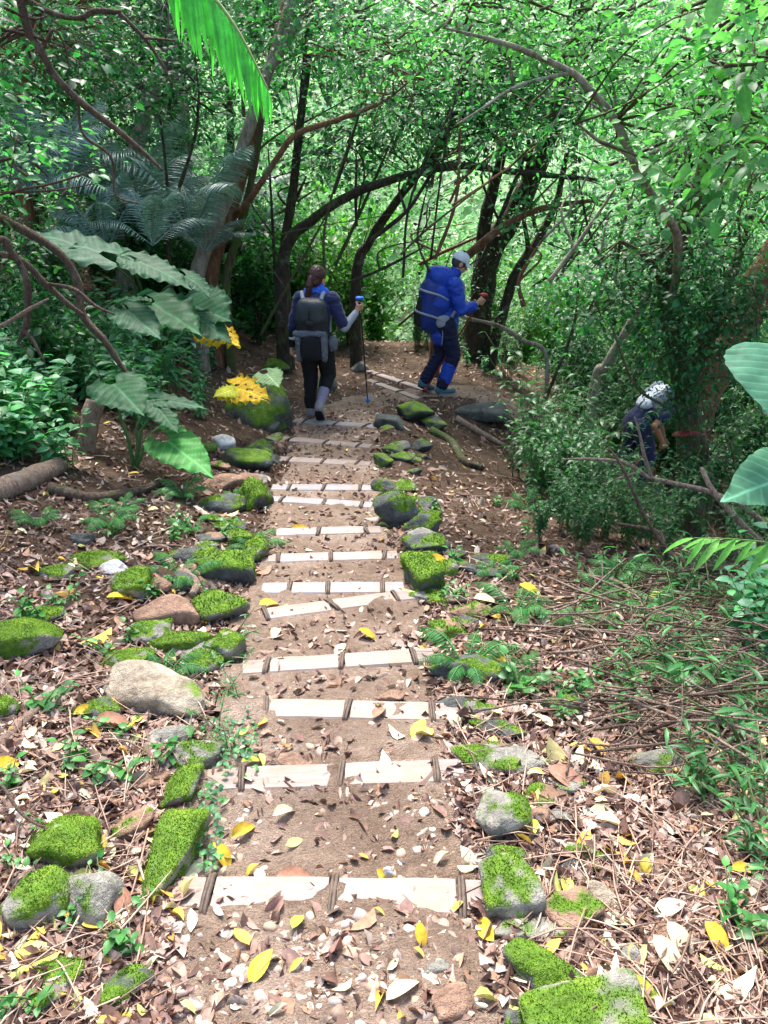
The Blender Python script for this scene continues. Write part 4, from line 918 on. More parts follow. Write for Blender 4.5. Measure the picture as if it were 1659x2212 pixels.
ear_plant('young elephant-ear plant with bright leaf drooping to the right, above the fallen branch', b3, [
 ((362, 953, 5.3), (455, 1016, 4.9), .62, U(.15, -.6, 1), EB, {}), ((245, 830, 5.3), (305, 882, 4.9), .75, U(.1, -.55, 1), E2, {}), ((330, 862, 5.5), (448, 872, 5.4), .42, U(0, -.35, 1), E1, {}), ((340, 880, 5.4), (385, 930, 5.2), .7, U(.2, -.5, 1), E2, {})])
p_b = gp(520, 885) + np.array([-.1, .15, 0])
ear_plant('drooping yellow elephant-ear leaf with holes lying over the large mossy boulder', p_b, [
 ((505, 838, 7.05), (582, 856, 6.85), 1.0, U(.05, -.5, 1), (.66, .38, .02), {'holes': .17, 'wav': .09, 'droop': .12, 'lab': 'golden leaf full of holes'}), ((505, 842, 7.0), (462, 850, 6.85), 1.0, U(-.05, -.5, 1), (.42, .44, .04), {'wav': .08, 'droop': .2}), ((575, 808, 7.2), (602, 830, 7.0), 1.2, U(.1, -.55, 1), (.22, .34, .16), {'wav': .05})])
b4 = P(1745, 1180, 3.6); b4[2] = hz(b4[0], b4[1])
ear_plant('elephant-ear plant with two huge pale green leaves cut by the right edge', b4, [
 ((1698, 790, 3.3), (1672, 890, 3.05), 1.6, U(-.1, -.7, .8), (.065, .19, .115), {'wav': .010, 'fine': True}), ((1740, 1020, 3.2), (1575, 1062, 2.95), .72, U(-.2, -.6, .85), (.08, .22, .13), {'wav': .016, 'fine': True})])
# hanging palm frond at the top; its stem stands left of the picture
pr = empty('tall_palm', P(-260, 900, 3.9)); pb0 = np.array(pr.location); pr.location[2] = hz(pb0[0], pb0[1]); pb0 = np.array(pr.location)
setp(pr, 'palm whose long bright green frond hangs in from the top of the photo', 'palm')
st = MB(); top = P(-180, -560, 3.8) - pb0; tube(st, [(0, 0, -.2), top * .5 + np.array([.05, 0, 0]), top], [.10, .08, .07], 12, 8, .15, 0, (.12, .10, .07)); st.build('trunk', M['stem'], pr)
def top_frond(path, ll, seed, tint, name, npair=44):
    r = np.random.default_rng(seed); lf, stx = MB(), MB(); C = tube(stx, path, np.linspace(.014, .003, len(path)), 6, 14, 0, 0, (.22, .30, .10)); n = len(C)
    ts = np.linspace(.30, .995, npair); idx = ts * (n - 1); i0 = np.clip(idx.astype(int), 0, n - 2); f = (idx - i0)[:, None]; b = C[i0] * (1 - f) + C[i0 + 1] * f; T_ = norm(C[i0 + 1] - C[i0])
    side = norm(np.cross(T_, np.array([0, -.6, .8]))); nn = norm(np.cross(side, T_)); prof = (np.sin(np.pi * np.clip(ts * .85 + .1, 0, 1)) ** .5)
    for s in (-1, 1):
        d = norm(side * s * (.6 if s > 0 else .3) + T_ * (1.0 if s > 0 else .25) + np.array([0, -.1, -.5 if s > 0 else -1.1]) + r.normal(size=(npair, 3)) * .07)
        add_leaves(lf, leaf_t(.082, .25, .25, 6, .8), b, d, nn + side * s * .5 + r.normal(size=(npair, 3)) * .15, ll * prof * r.uniform(.85, 1.1, npair), tints(npair, np.array(tint), np.array(tint) * 1.25, r, .1))
    o = lf.build(name, M['leaf'], pr); stx.build('rachis', M['stem'], o); return o
tp = P(-180, -560, 3.8)
top_frond([top, P(120, -560, 3.4) - pb0, P(330, -190, 3.3) - pb0, P(420, -60, 3.25) - pb0, P(510, 60, 3.2) - pb0, P(580, 195, 3.15) - pb0], .31, 1, (.07, .36, .06), 'frond', 28)
for k, (a, b, c) in enumerate([((-500, -800, 3.9), (-800, -500, 4.1), (-950, 0, 4.2)), ((-100, -900, 4.6), (0, -800, 5.6), (60, -560, 6.4)), ((-400, -800, 3.4), (-700, -700, 3.0), (-900, -300, 2.7))]):
    top_frond([top, P(*a) - pb0, P(*b) - pb0, P(*c) - pb0], .5, 2 + k, (.05, .25, .05), 'frond', 40)

# drooping bamboo-like leaves at the right edge
bb = P(1790, 1420, 3.3); bb[2] = hz(bb[0], bb[1]); root = empty('bamboo_shoot', bb); setp(root, 'arching bright green shoot with long narrow leaves reaching in at the right edge', 'plant')
r = np.random.default_rng(4); st, lf = MB(), MB(); C = tube(st, [(0, 0, -.02), P(1790, 1230, 3.2) - bb, P(1690, 1180, 3.1) - bb, P(1590, 1165, 3.05) - bb, P(1500, 1162, 3.0) - bb], [.007, .006, .004, .003, .0015], 6, 8, 0, 0, (.15, .28, .06))
for k, t in enumerate(np.linspace(.35, 1, 15)):
    b = C[int(t * (len(C) - 1))]; s = 1 if k % 2 else -1; d = norm(np.array([-.75 + .15 * s, -.45 * s - .1, -.25 - .25 * r.random()])); add_leaves(lf, leaf_t(.16, .15, .3, 6, .8), b[None], d[None], U(.1, -.4, 1)[None], np.array([.17 * r.uniform(.8, 1.2)]), tints(1, np.array([.10, .34, .05]), np.array([.16, .42, .08]), r))
lf.build('leaves', M['leaf'], root); st.build('stem', M['stem'], root)
kill(bush_d + bush_b + lance + broad + weed + grassy + shrub + shrubs2 + fern + palms)
# ------------------------------------------------------------------ trees
def tube_px(mb, pts, px, o0, seg=10, nv=.18, seed=0, drop=False, m=6):
    C = np.array([P(*q) for q in pts])
    if drop:
        gz = hz(C[0][0], C[0][1]); 
        if C[0][2] > gz - .1: C = np.concatenate([[np.array([C[0][0] - (C[1] - C[0])[0] * .15, C[0][1], gz - .25])], C]); px = [px[0] * 1.25] + list(px)
    rad = np.array([p_ / 2 / SC * depth_of(c) / FPX for p_, c in zip(px, C)]); return C, rad
def tree(name, label, mat, limbs, cat='tree', group=None, crown=None, drop=True, seed=0, leafmat='leaf', cname='crown'):
    """limbs: list of (points, widths in photo px); the first is the trunk. crown: list of (X,Y,y,rx,ry,rz,n)"""
    C0, r0 = tube_px(None, limbs[0][0], limbs[0][1], 0, drop=drop); o0 = C0[0].copy(); root = empty(name, o0); setp(root, label, cat, group)
    mb = MB(); tube(mb, C0 - o0, r0, 14, 9, .26, seed, nf=7); mb.build('trunk' if cat == 'tree' else 'stem', M[mat], root); ends = [C0[-1], C0[len(C0)//2]]
    for k, (pts, px, *lm) in enumerate(limbs[1:]):
        C, r_ = tube_px(None, pts, px, 0); mb = MB(); tube(mb, C - o0, r_, 9, 7, .2, seed + k + 1, nf=6); mb.build('branch', M[lm[0] if lm else mat], root); ends += [C[-1], C[len(C)//2]]
    if crown:
        lf, tw = MB(), MB(); r = np.random.default_rng(seed + 50); E = np.array(ends)
        for (X, Y, yd, rx, ry, rz, n, ls, ca, cb) in crown:
            c = P(X, Y, yd); blob(lf, tw, c, (rx, ry, rz), n, ls, ca, cb, r, o0, E)
        lf.build(cname, M[leafmat], root)
        if tw.n: tw.build('twigs', M[mat], root)['kind'] = 'stuff'
    return root
def blob(lf, tw, c, rad, n, ls, ca, cb, r, o0, E=None, T=None, per=22):
    k = max(3, n // per); q = rand_dirs(k, r) * (r.random((k, 1)) ** .45) * np.array(rad) + c
    # noise gaps
    ns = fbm(q * .9 + 3, 2, 17); q = q[ns > -.22 + .1 * r.normal(size=k)]; k = len(q)
    if tw is not None and E is not None:
        for a in q[::2]:
            e = E[np.argmin(((E - a) ** 2).sum(1))] if r.random() < .12 else c + (a - c) * .35 + r.normal(size=3) * .1
            tube(tw, [e - o0, (e + a) / 2 - o0 + r.normal(size=3) * .08, a - o0 + r.normal(size=3) * .02], [.011, .006, .002], 4, 3)
    per_ = np.repeat(np.arange(k), per); m_ = len(per_); sp = r.normal(size=(m_, 3)) * np.array([.17, .17, .12]) * (ls / .07) ** .5
    b = q[per_] + sp; cd_ = norm(sp + rand_dirs(m_, r) * .09 + np.array([0, 0, -.05])); nn = norm(np.array([0, -.15, 1.0]) + r.normal(size=(m_, 3)) * .45)
    d = norm(cd_ - nn * (cd_ * nn).sum(1, keepdims=True) * .8); cl = np.repeat(r.random((k, 1)), per, 0)
    tint = np.clip(lerp(np.array(ca), np.array(cb), cl) * np.exp(r.normal(size=(m_, 1)) * .25), 0, .7)
    s = ls * np.exp(r.normal(size=m_) * .28); scatter(lf, T or [LEAF_S, LEAF_O, LEAF_V, LEAF_S][int(r.integers(0, 4))], b - o0, frames(d, nn), s, tint)
D_, M_, B_, Y_ = (.018, .085, .032), (.036, .165, .055), (.075, .26, .085), (.15, .35, .115)
TR = 'trees round the path bend'
# --- left
tree('tree', 'slender pale trunk leaning right in a clump of three left of the walking hiker', 'bark_pale', [([(425,612,9.6),(470,480,9.6),(520,330,9.6),(585,140,9.7),(640,-40,9.9),(690,-260,10.2)], [32,30,27,24,22,16]), ([(575,160,9.7),(640,60,9.4),(675,-30,9.3),(700,-160,9.2)], [20,16,14,8])], group=TR, seed=1,
  crown=[(560,-120,9.6,1.6,1.3,.8,3000,.075,D_,B_),(700,-60,9.2,1.0,1.0,.6,1600,.07,M_,B_)])
tree('tree', 'reddish peeling trunk in the middle of the three-trunk clump', 'bark_red', [([(458,612,9.9),(485,500,9.9),(520,390,9.9),(545,300,10.0),(590,110,10.1),(640,-90,10.3)], [28,27,24,22,18,14]), ([(500,475,9.9),(540,430,9.6),(600,340,9.4),(640,290,9.3),(720,262,9.2),(800,232,9.1),(850,205,9.0)], [14,13,13,12,12,9,5])], group=TR, seed=2, crown=[(820,120,9.0,1.1,.8,.7,1500,.065,D_,B_)])
tree('tree', 'thin greenish trunk at the right of the three-trunk clump', 'bark_moss', [([(488,625,9.9),(510,520,9.9),(532,440,9.9),(560,300,9.9),(575,150,9.9)], [20,18,16,13,9])], group=TR, seed=3, crown=[(600,60,9.9,.8,.8,.6,900,.06,D_,M_)])
tree('tree', 'pale slanting trunk behind the silvery palms at left', 'bark_pale', [([(262,470,11.5),(290,340,11.5),(325,210,11.5),(365,110,11.6),(385,-60,11.8),(400,-220,12.0)], [38,36,33,30,28,22]), ([(372,100,11.6),(385,180,11.4),(400,260,11.3)], [18,15,12])], group=TR, seed=4, crown=[(340,-40,11.4,1.8,1.2,1.1,4200,.08,D_,M_),(230,80,11.8,1.4,1,1.0,3200,.08,D_,M_),(330,240,12.2,1.4,.8,1.0,3000,.075,D_,M_)])
tree('tree', 'dark trunk at the upper left edge behind the bare branch', 'bark_red', [([(40,330,9.0),(55,200,9.0),(75,80,9.0),(90,-80,9.1),(100,-240,9.2)], [30,30,28,26,20])], group=TR, seed=5, crown=[(60,40,9.0,1.4,1,1.0,3600,.075,D_,B_),(150,160,9.8,.9,.8,.7,1300,.07,D_,M_),(60,280,9.6,.9,.7,.8,1800,.07,D_,M_),(-60,180,8.0,.8,.7,.9,1500,.07,M_,B_)])
tree('tree', 'straight thin dark trunk right of the three-trunk clump', 'bark_dark', [([(615,560,11.0),(632,420,11.0),(648,270,11.0),(665,110,11.1),(672,-60,11.2),(675,-200,11.3)], [22,20,18,18,16,12])], group=TR, seed=6, crown=[(700,60,11,1.5,1,.9,2600,.07,D_,B_),(600,60,11.5,1.2,1,.8,1800,.07,D_,M_)])
tree('tree', 'very thin dark sapling stems between the palms and the clump', 'bark_dark', [([(365,560,9.4),(375,450,9.4),(420,300,9.4),(430,200,9.4)], [9,8,7,5]), ([(370,500,9.4),(355,330,9.3),(345,250,9.3)], [7,6,4])], group=TR, seed=7, crown=[(400,200,9.5,.9,.6,.5,800,.06,D_,M_)])
tree('tree', 'long dark arching trunk bowing to the right behind the walking hiker', 'bark_dark', [([(612,560,10.8),(680,472,10.8),(760,420,10.7),(840,390,10.6),(905,372,10.5),(1000,358,10.5),(1080,368,10.5),(1180,378,10.5),(1290,388,10.5)], [28,21,19,18,17,16,14,12,7])], group=TR, seed=8, crown=[(760,330,11.2,1.0,.7,.5,1200,.065,D_,B_),(1000,300,10.6,1.0,.8,.5,1300,.065,M_,B_)])
tree('tree', 'dark leaning trunk rising right behind the pole hand', 'bark_dark', [([(770,590,11.5),(800,520,11.5),(845,450,11.4),(900,380,11.3),(950,320,11.2),(985,240,11.2),(1010,120,11.2)], [22,20,19,17,15,12,8])], group=TR, seed=9, crown=[(960,180,11.0,1.4,1,.8,2600,.065,M_,B_),(830,230,11.6,1.0,.8,.7,1600,.065,D_,B_)])
# --- centre and right
tree('tree', 'thick dark tree behind the hiker in blue, largest of the trunks', 'bark_dark', [([(1028,760,12.2),(1040,640,12.2),(1058,550,12.2),(1110,460,12.1),(1165,350,12.0),(1205,240,11.9),(1235,120,11.8),(1260,-60,11.8)], [58,54,54,46,40,34,28,18]), ([(1050,580,12.2),(1045,500,12.1),(1062,420,12.0),(1085,330,11.9),(1090,240,11.8)], [34,30,26,20,12]), ([(1110,450,12.1),(1145,420,11.8),(1150,350,11.6),(1140,300,11.5)], [20,16,14,9]), ([(1165,350,12.0),(1110,330,11.6),(1050,280,11.4)], [16,13,8])], group=TR, seed=10,
  crown=[(1180,120,11.4,1.7,1.1,.9,4200,.06,M_,B_),(1080,220,11.2,1.3,.9,.7,2600,.06,D_,B_),(1290,220,11.2,1.3,.9,.8,2600,.06,M_,B_),(1200,-60,11.2,1.8,1.2,.8,3200,.07,M_,Y_),(1050,600,11.9,.22,.2,.5,260,.05,D_,M_),(1120,460,11.8,.25,.2,.3,240,.05,D_,B_)])
tree('tree', 'slim dark forked tree right of the thick dark tree', 'bark_dark', [([(1060,770,12.0),(1085,680,12.0),(1115,590,12.0),(1160,520,12.0),(1200,440,12.0),(1225,330,12.0)], [26,24,22,18,15,10]), ([(1118,590,12.0),(1140,540,11.9),(1130,470,11.8)], [14,12,8])], group=TR, seed=11, crown=[(1230,420,11.8,.9,.8,.6,1300,.055,M_,B_)])
tree('tree', 'leaning brown limb crossing behind the white cap up to the right', 'bark_red', [([(945,690,11.0),(980,590,11.0),(1030,535,10.9),(1100,482,10.8),(1180,448,10.6),(1290,432,10.5)], [22,20,18,15,13,8])], group=TR, seed=12, crown=[(1250,450,10.4,.9,.7,.5,1200,.055,M_,B_)])
tree('tree', 'dark ivy-wrapped trunk at right carrying the flat red bracket', 'bark_moss', [([(1495,1120,7.0),(1490,1000,7.0),(1488,900,7.0),(1470,790,7.0),(1452,700,7.0),(1440,620,7.0),(1470,520,6.9),(1510,400,6.8),(1540,250,6.8),(1550,80,6.8)], [64,56,52,48,46,42,36,30,26,20]), ([(1480,840,7.0),(1520,760,6.9),(1560,640,6.8),(1600,540,6.8)], [34,30,26,18]), ([(1515,1130,6.95),(1530,1050,6.95),(1510,930,6.95)], [30,28,24]), ([(1440,630,7.0),(1400,560,6.8),(1340,520,6.7)], [18,14,8]),
  ([(1446,660,6.95),(1462,590,6.7),(1462,510,6.3),(1430,455,6.0),(1380,375,5.9),(1330,262,5.8),(1268,188,5.7),(1232,155,5.7),(1130,108,5.6),(1060,85,5.6),(960,60,5.5)], [18,18,18,18,18,17,16,15,12,9,4], 'bark_pale'), ([(1230,158,5.7),(1180,168,5.6),(1110,190,5.5),(1040,235,5.4),(985,270,5.4)], [9,8,7,5,3], 'bark_pale'), ([(1395,380,5.9),(1350,330,5.8),(1295,305,5.7),(1245,265,5.6)], [11,10,8,4], 'bark_pale')], group=TR, seed=14,
  crown=[(1450,560,6.8,.75,.5,.5,1700,.05,D_,M_),(1560,430,6.8,.8,.6,.6,1800,.05,D_,B_),(1600,640,6.6,.6,.5,.55,1400,.05,D_,M_),(1330,620,7.2,.7,.5,.5,1300,.05,D_,M_),(1560,250,6.9,.9,.5,.6,1900,.05,M_,B_),(1460,760,6.7,.4,.3,.5,900,.045,D_,M_),(1485,860,6.75,.2,.2,.35,700,.035,D_,M_),(1520,1010,6.75,.2,.2,.35,600,.035,D_,M_),(1540,720,6.6,.4,.3,.5,900,.045,D_,M_),(1330,60,6.2,.85,.4,.35,1300,.05,B_,Y_),(1480,180,6.4,.9,.4,.6,1700,.05,B_,Y_),(1130,40,6.0,.7,.4,.3,900,.05,B_,Y_),(1160,290,6.2,.4,.3,.25,400,.045,M_,B_),(1600,120,5.4,.8,.6,.6,1700,.055,B_,Y_),(1560,60,4.6,.45,.35,.3,360,.09,B_,Y_),(1640,300,4.6,.35,.3,.35,300,.09,B_,Y_),(1500,420,5.2,.4,.3,.3,300,.08,M_,Y_),(950,40,6.0,.8,.6,.4,1200,.05,M_,Y_)])
tree('tree', 'massive brown leaning trunk behind the huge leaves at the right edge', 'bark_red', [([(1500,900,9.5),(1545,780,9.5),(1600,690,9.5),(1670,570,9.5),(1760,420,9.5),(1840,250,9.6)], [80,84,82,78,66,50])], group=TR, seed=15, crown=[(1650,300,9.3,1.5,1,1.2,3600,.06,M_,Y_),(1620,90,9.3,1.6,1,1.0,3600,.06,B_,Y_)])
tree('tree', 'light brown leaning limb with a stubby end in front of the right thicket', 'bark_pale', [([(1285,830,8.2),(1310,790,8.1),(1350,720,8.0),(1385,660,7.9),(1420,615,7.8),(1450,560,7.7)], [22,22,20,18,14,8])], group=TR, seed=16, crown=[(1400,560,7.8,.6,.5,.4,900,.05,D_,M_)])
tree('tree', 'mossy trunk foot cut by the lower right edge', 'bark_moss', [([(1665,2215,2.25),(1668,2050,2.25),(1675,1850,2.25),(1690,1600,2.25),(1730,1200,2.3),(1790,700,2.3)], [46,40,36,34,32,30])], group=None, seed=17)
# overhanging bare branches, upper left: their trunk stands left of the frame
tree('tree', 'bare dark branches sweeping in from the top left corner', 'deadwood_dark', [([(-420,1150,5.0),(-380,600,5.0),(-300,100,5.0),(-150,-260,5.0),(-40,-200,5.0),(28,-70,5.0),(45,5,5.0),(62,65,5.0),(92,115,5.0),(120,165,5.0),(175,220,5.0),(250,278,5.0),(300,320,5.0),(352,368,5.0)], [60,54,46,36,28,22,20,19,18,17,15,12,10,6]),
  ([(40,-20,5.0),(75,10,5.0),(130,34,4.95),(175,38,4.9),(205,24,4.9),(262,26,4.9)], [13,13,12,11,12,9]), ([(258,28,4.9),(310,80,4.9),(345,130,4.9),(372,180,4.9)], [9,8,7,4]), ([(310,82,4.9),(340,84,4.85),(378,88,4.8)], [6,6,4]), ([(90,112,5.0),(115,65,5.0),(140,100,5.0),(150,150,5.0)], [7,6,5,3]), ([(168,215,5.0),(180,290,5.0),(240,340,5.0),(250,420,5.0),(300,440,5.0)], [7,6,6,5,3])], seed=18,
  crown=[(-120,60,5.0,.8,.6,.5,900,.055,D_,M_),(30,330,5.4,.5,.5,.35,500,.06,M_,B_)])
# dead tangled branches on the left bank
DB = 'bare dead branches on the left bank'
def dead(label, limbs, mat='deadwood_dark', grp=DB, seed=0): 
    p0, w0 = limbs[0]
    if p0[0][0] < 0: limbs = [([(p0[0][0] - 220, p0[0][1] + 90, p0[0][2])] + p0, [w0[0]] + w0)] + limbs[1:]
    return tree('dead_branch', label, mat, limbs, 'branch', grp, None, True, seed)
dead('thick bare branch sloping down right across the left bank', [([(-60,440,5.6),(0,470,5.6),(120,540,5.6),(168,610,5.6),(178,680,5.55),(225,735,5.5),(262,790,5.5),(302,840,5.45)], [20,20,18,18,17,15,12,7])], seed=31)
dead('crooked bare branch hanging at the left edge like an elbow', [([(-20,520,5.2),(25,545,5.2),(58,610,5.2),(58,690,5.2),(52,715,5.2),(38,742,5.2)], [16,15,15,13,12,7]), ([(52,712,5.2),(70,735,5.15),(95,780,5.1)], [10,8,5])], seed=32)
dead('second sloping branch crossing the elbow-shaped one', [([(-40,560,5.3),(40,560,5.3),(100,615,5.3),(145,655,5.3),(180,680,5.3)], [15,15,14,12,8]), ([(95,612,5.3),(160,625,5.25),(205,660,5.2),(248,680,5.2)], [9,9,7,4])], seed=33)
dead('thin branch rising to the right at the left edge', [([(-20,715,5.0),(60,670,5.0),(105,645,5.0)], [9,9,5])], 'deadwood', seed=34)
dead('straight thin twigs crossing before the palms at the left', [([(-10,425,5.2),(120,395,5.2),(230,358,5.2)], [5,5,3]), ([(0,415,5.2),(110,412,5.2),(215,395,5.2)], [4,4,2])], seed=35)
# dead branches at right
dead('pale forked dead branch reaching from the right edge toward the stooping hiker', [([(1740,1180,4.6),(1659,1135,4.7),(1600,1092,4.75),(1530,1062,4.8),(1460,1045,4.85),(1400,1030,4.9),(1350,1000,4.9),(1280,992,4.95),(1215,992,5.0)], [15,14,13,12,11,10,9,7,4]), ([(1408,1035,4.9),(1392,985,4.9),(1380,930,4.9),(1370,900,4.9)], [9,8,6,3]), ([(1375,1022,4.9),(1340,1032,4.9),(1300,1048,4.95)], [6,5,3])], 'deadwood', 'pale dead branches at right', 36)
dead('pale straight branch sloping down at the right edge under the huge leaf', [([(1700,1240,4.2),(1600,1130,4.3),(1540,1060,4.4),(1515,1010,4.5)], [16,15,13,8])], 'deadwood', 'pale dead branches at right', 37)
dead('curved grey root-like branch looping below the pale forked one', [([(1720,1290,4.0),(1600,1235,4.1),(1500,1225,4.2),(1440,1190,4.3),(1420,1150,4.4),(1330,1130,4.5)], [18,16,15,13,11,6]), ([(1440,1190,4.3),(1390,1110,4.4),(1345,1010,4.5),(1310,960,4.6)], [9,9,7,3])], 'deadwood_dark', 'pale dead branches at right', 38)
dead('bare branch lying behind the hiker in blue toward the right', [([(1180,770,10.2),(1130,735,10.3),(1080,705,10.4),(1020,690,10.6),(985,680,10.8)], [9,10,9,8,5])], 'bark_pale', None, 39)
# thin vines and stems in the right half
vm = 0
for k, (a, b, c, w_, mt) in enumerate([((1010,90),(960,330),(930,560),5,'bark_dark'),((1240,20),(1255,140),(1180,300),4,'bark_pale'),((1430,10),(1440,160),(1490,300),4,'bark_pale'),((1090,30),(1150,130),(1300,240),5,'bark_pale'),((1250,390),(1280,520),(1350,640),7,'bark_dark'),
   ((1320,700),(1370,830),(1440,880),6,'bark_moss'),((1560,180),(1480,250),(1400,240),7,'bark_dark'),((880,60),(960,70),(1040,80),5,'bark_pale'),((1150,620),(1230,560),(1260,480),6,'bark_dark'),((1600,300),(1540,420),(1420,560),8,'bark_dark'),((1180,860),(1240,700),(1250,560),7,'bark_dark'),((720,420),(760,300),(790,190),7,'bark_dark'),((700,600),(705,470),(770,260),6,'bark_moss'),((870,600),(890,420),(1000,190),6,'bark_dark'),((940,560),(985,430),(995,250),8,'bark_red')]):
    yd = 6.5 if a[0] > 1300 else 9.8
    tree('thin_stem', ['thin dark stem left of the white cap, rising to the canopy', 'thin pale vine dropping from the top right of centre', 'thin pale vine near the top right corner', 'pale slanting twig crossing the long arching branch', 'thin dark stem bending below the long pale branch', 'thin greenish twig before the stooping hiker', 'dark twig at the upper right with side shoots', 'pale twig at the left end of the long arching branch', 'thin dark stem over the thicket, right of the slim forked tree', 'dark leaning stem at right above the ivy-wrapped trunk', 'thin upright stem in the right thicket', 'thin stem between the arching trunk and the straight trunk', 'greenish thin stem left of the leaning dark trunk', 'thin dark stem crossing the arching trunk', 'reddish thin stem near the white cap'][k], mt,
         [([(a[0], a[1], yd), (b[0], b[1], yd), (c[0], c[1], yd)] if a[1] > c[1] else [(c[0], c[1], yd), (b[0], b[1], yd), (a[0], a[1], yd)], [w_, w_ * .9, w_ * .5])], 'stem', 'thin stems in the forest', None, False, 60 + k)
r = np.random.default_rng(15)
for k in range(46):
    X = r.uniform(480, 1560); Y = r.uniform(120, 620); yd = r.uniform(8.5, 12.5) if X < 1250 else r.uniform(6.2, 9); L = r.uniform(120, 330); a = R(float(np.clip(r.normal(66, 26), 25, 125))); w_ = r.uniform(4, 11); c_ = r.normal() * 16
    tree('thin_stem', 'thin crooked stem in the tangle of branches beyond the path', ['bark_dark', 'bark_moss', 'bark_dark', 'bark_pale', 'bark_red'][r.integers(0, 5)], [([(X - math.cos(a) * L / 2, Y + math.sin(a) * L / 2, yd), (X - math.cos(a) * L * .15 + c_, Y + math.sin(a) * L * .15, yd), (X + math.cos(a) * L * .2 + c_ * .6, Y - math.sin(a) * L * .2, yd), (X + math.cos(a) * L / 2, Y - math.sin(a) * L / 2, yd)], [w_, w_ * .9, w_ * .75, w_ * .4]),
        ([(X - math.cos(a) * L * .15 + c_, Y + math.sin(a) * L * .15, yd), (X + r.normal() * 50, Y - L * .2, yd + .1), (X + r.normal() * 90, Y - L * .38, yd + .2)], [w_ * .6, w_ * .45, w_ * .25])], 'stem', 'crooked stems in the tangle', None, False, 300 + k)
# flat red bracket on the ivy-wrapped trunk
pb_ = P(1488, 940, 6.72); br = MB(); V, F = ico(3); V = V * np.array([.15, .10, .013]); V[:, 2] += .02 * (1 - (V[:, 0] / .15) ** 2) ; V = V * (1 + .06 * fbm(V * 20, 3, 4))[:, None]
br.add(V @ rotm('Y', -.04).T @ rotm('X', -.12).T, F); setp(br.build('bracket_fungus', plain('bracket_red', (.22, .02, .025), .7, 90, .4, .5, .003), None, pb_), 'flat dark red shelf sticking out of the ivy-wrapped trunk at right', 'fungus')

# ------------------------------------------------------------------ canopy and middle-distance woodland, each tree its own
r = np.random.default_rng(99)
def mid_tree(X, Y, yd, hgt, n, ls, ca, cb, label, seed, wpx=16, mat='bark_dark', grp='woodland trees beyond the bend'):
    r = np.random.default_rng(seed); base = P(X, Y, yd); base[2] = hz(base[0], base[1]) - .2; root = empty('tree', base); setp(root, label, 'tree', grp)
    top = np.array([r.normal() * .5, r.normal() * .5, hgt]); w_ = wpx / 2 / SC * yd / FPX; mb = MB(); tube(mb, [(0, 0, 0), top * .35 + r.normal(size=3) * .12, top * .7 + r.normal(size=3) * .2, top], [w_ * 1.2, w_, w_ * .75, w_ * .3], 8, 6, .15, seed); 
    for k in range(4):
        t = r.uniform(.3, .8); a = r.uniform(0, 6.28); e = top * t + np.array([math.cos(a), math.sin(a), .6]) * hgt * .22; tube(mb, [top * t * .9, (top * t + e) / 2 + r.normal(size=3) * .1, e], [w_ * .5, w_ * .4, w_ * .15], 6, 4, .1)
    mb.build('trunk', M[mat], root); lf = MB(); nb = 6
    for k in range(nb):
        t = .3 + .7 * (k + .5) / nb; a = r.uniform(0, 6.28); c = top * t + np.array([math.cos(a), math.sin(a), 0]) * hgt * .16
        blob(lf, None, c, (hgt * .22, hgt * .22, hgt * .14), n // nb, ls, ca, cb, r, np.zeros(3), None, None if ls < .09 else LEAF_S)
    lf.build('crown', M['leaf'], root)
for k, (X, yd, hgt, ca, cb) in enumerate([(120,14,6.5,D_,M_),(250,16,7,D_,M_),(420,15,6.5,D_,M_),(540,17,7.5,D_,B_),(20,13,6,D_,M_),(690,20,8,M_,B_),(800,24,8,B_,Y_),(900,22,7,B_,Y_),(1060,24,8,B_,Y_),(1230,21,8,B_,Y_),(1340,16,7.5,M_,Y_),(1440,18,8.5,B_,Y_),(1560,15,7,M_,B_),(1680,17,8,B_,Y_),(1790,14,7,M_,B_),(-120,15,7,D_,M_),(1380,13,5.5,M_,B_),(1560,12,5,M_,B_),(340,19,8,D_,B_),(620,22,9,M_,B_)]):
    mid_tree(X, 700, yd, hgt, 3200, .10 if yd > 15 else .085, ca, cb, 'leafy woodland tree in the green mass beyond the path', 500 + k)
# canopy trees over the bend; the first two added to shade the right bank
for k, (x, y, hgt, rr_) in enumerate([(5.6, 8.0, 5.6, 2.0), (5.4, 5.6, 4.6, 1.9), (-3.2, 13, 8.5, 3.4), (6.2, 9.5, 8.5, 3.0), (-8, 12, 9, 3.5), (7.8, 14, 9.5, 3.6)]):
    r = np.random.default_rng(700 + k); base = np.array([x, y, hz(x, y) - .2]); root = empty('tree', base); setp(root, 'tall tree whose dense crown, mostly out of view, shades the slope below', 'tree', 'canopy trees')
    mb = MB(); tube(mb, [(0, 0, 0), (.2, .1, hgt * .4), (.1, 0, hgt * .75), (0, 0, hgt)], [.2, .16, .12, .05], 10, 6, .15, k)
    for q in range(6):
        a = q * 1.05 + r.normal() * .2; tube(mb, [(0.1, 0, hgt * .7), (math.cos(a) * rr_ * .4, math.sin(a) * rr_ * .4, hgt * .9), (math.cos(a) * rr_ * .8, math.sin(a) * rr_ * .8, hgt)], [.07, .05, .02], 6, 4)
    mb.build('trunk', M['bark_dark'], root); lf = MB(); blob(lf, None, np.array([0, 0, hgt]), (rr_, rr_, 1.1), 4200, .15, D_, M_, r, np.zeros(3), None, DIAMOND); lf.build('crown', M['leaf'], root)
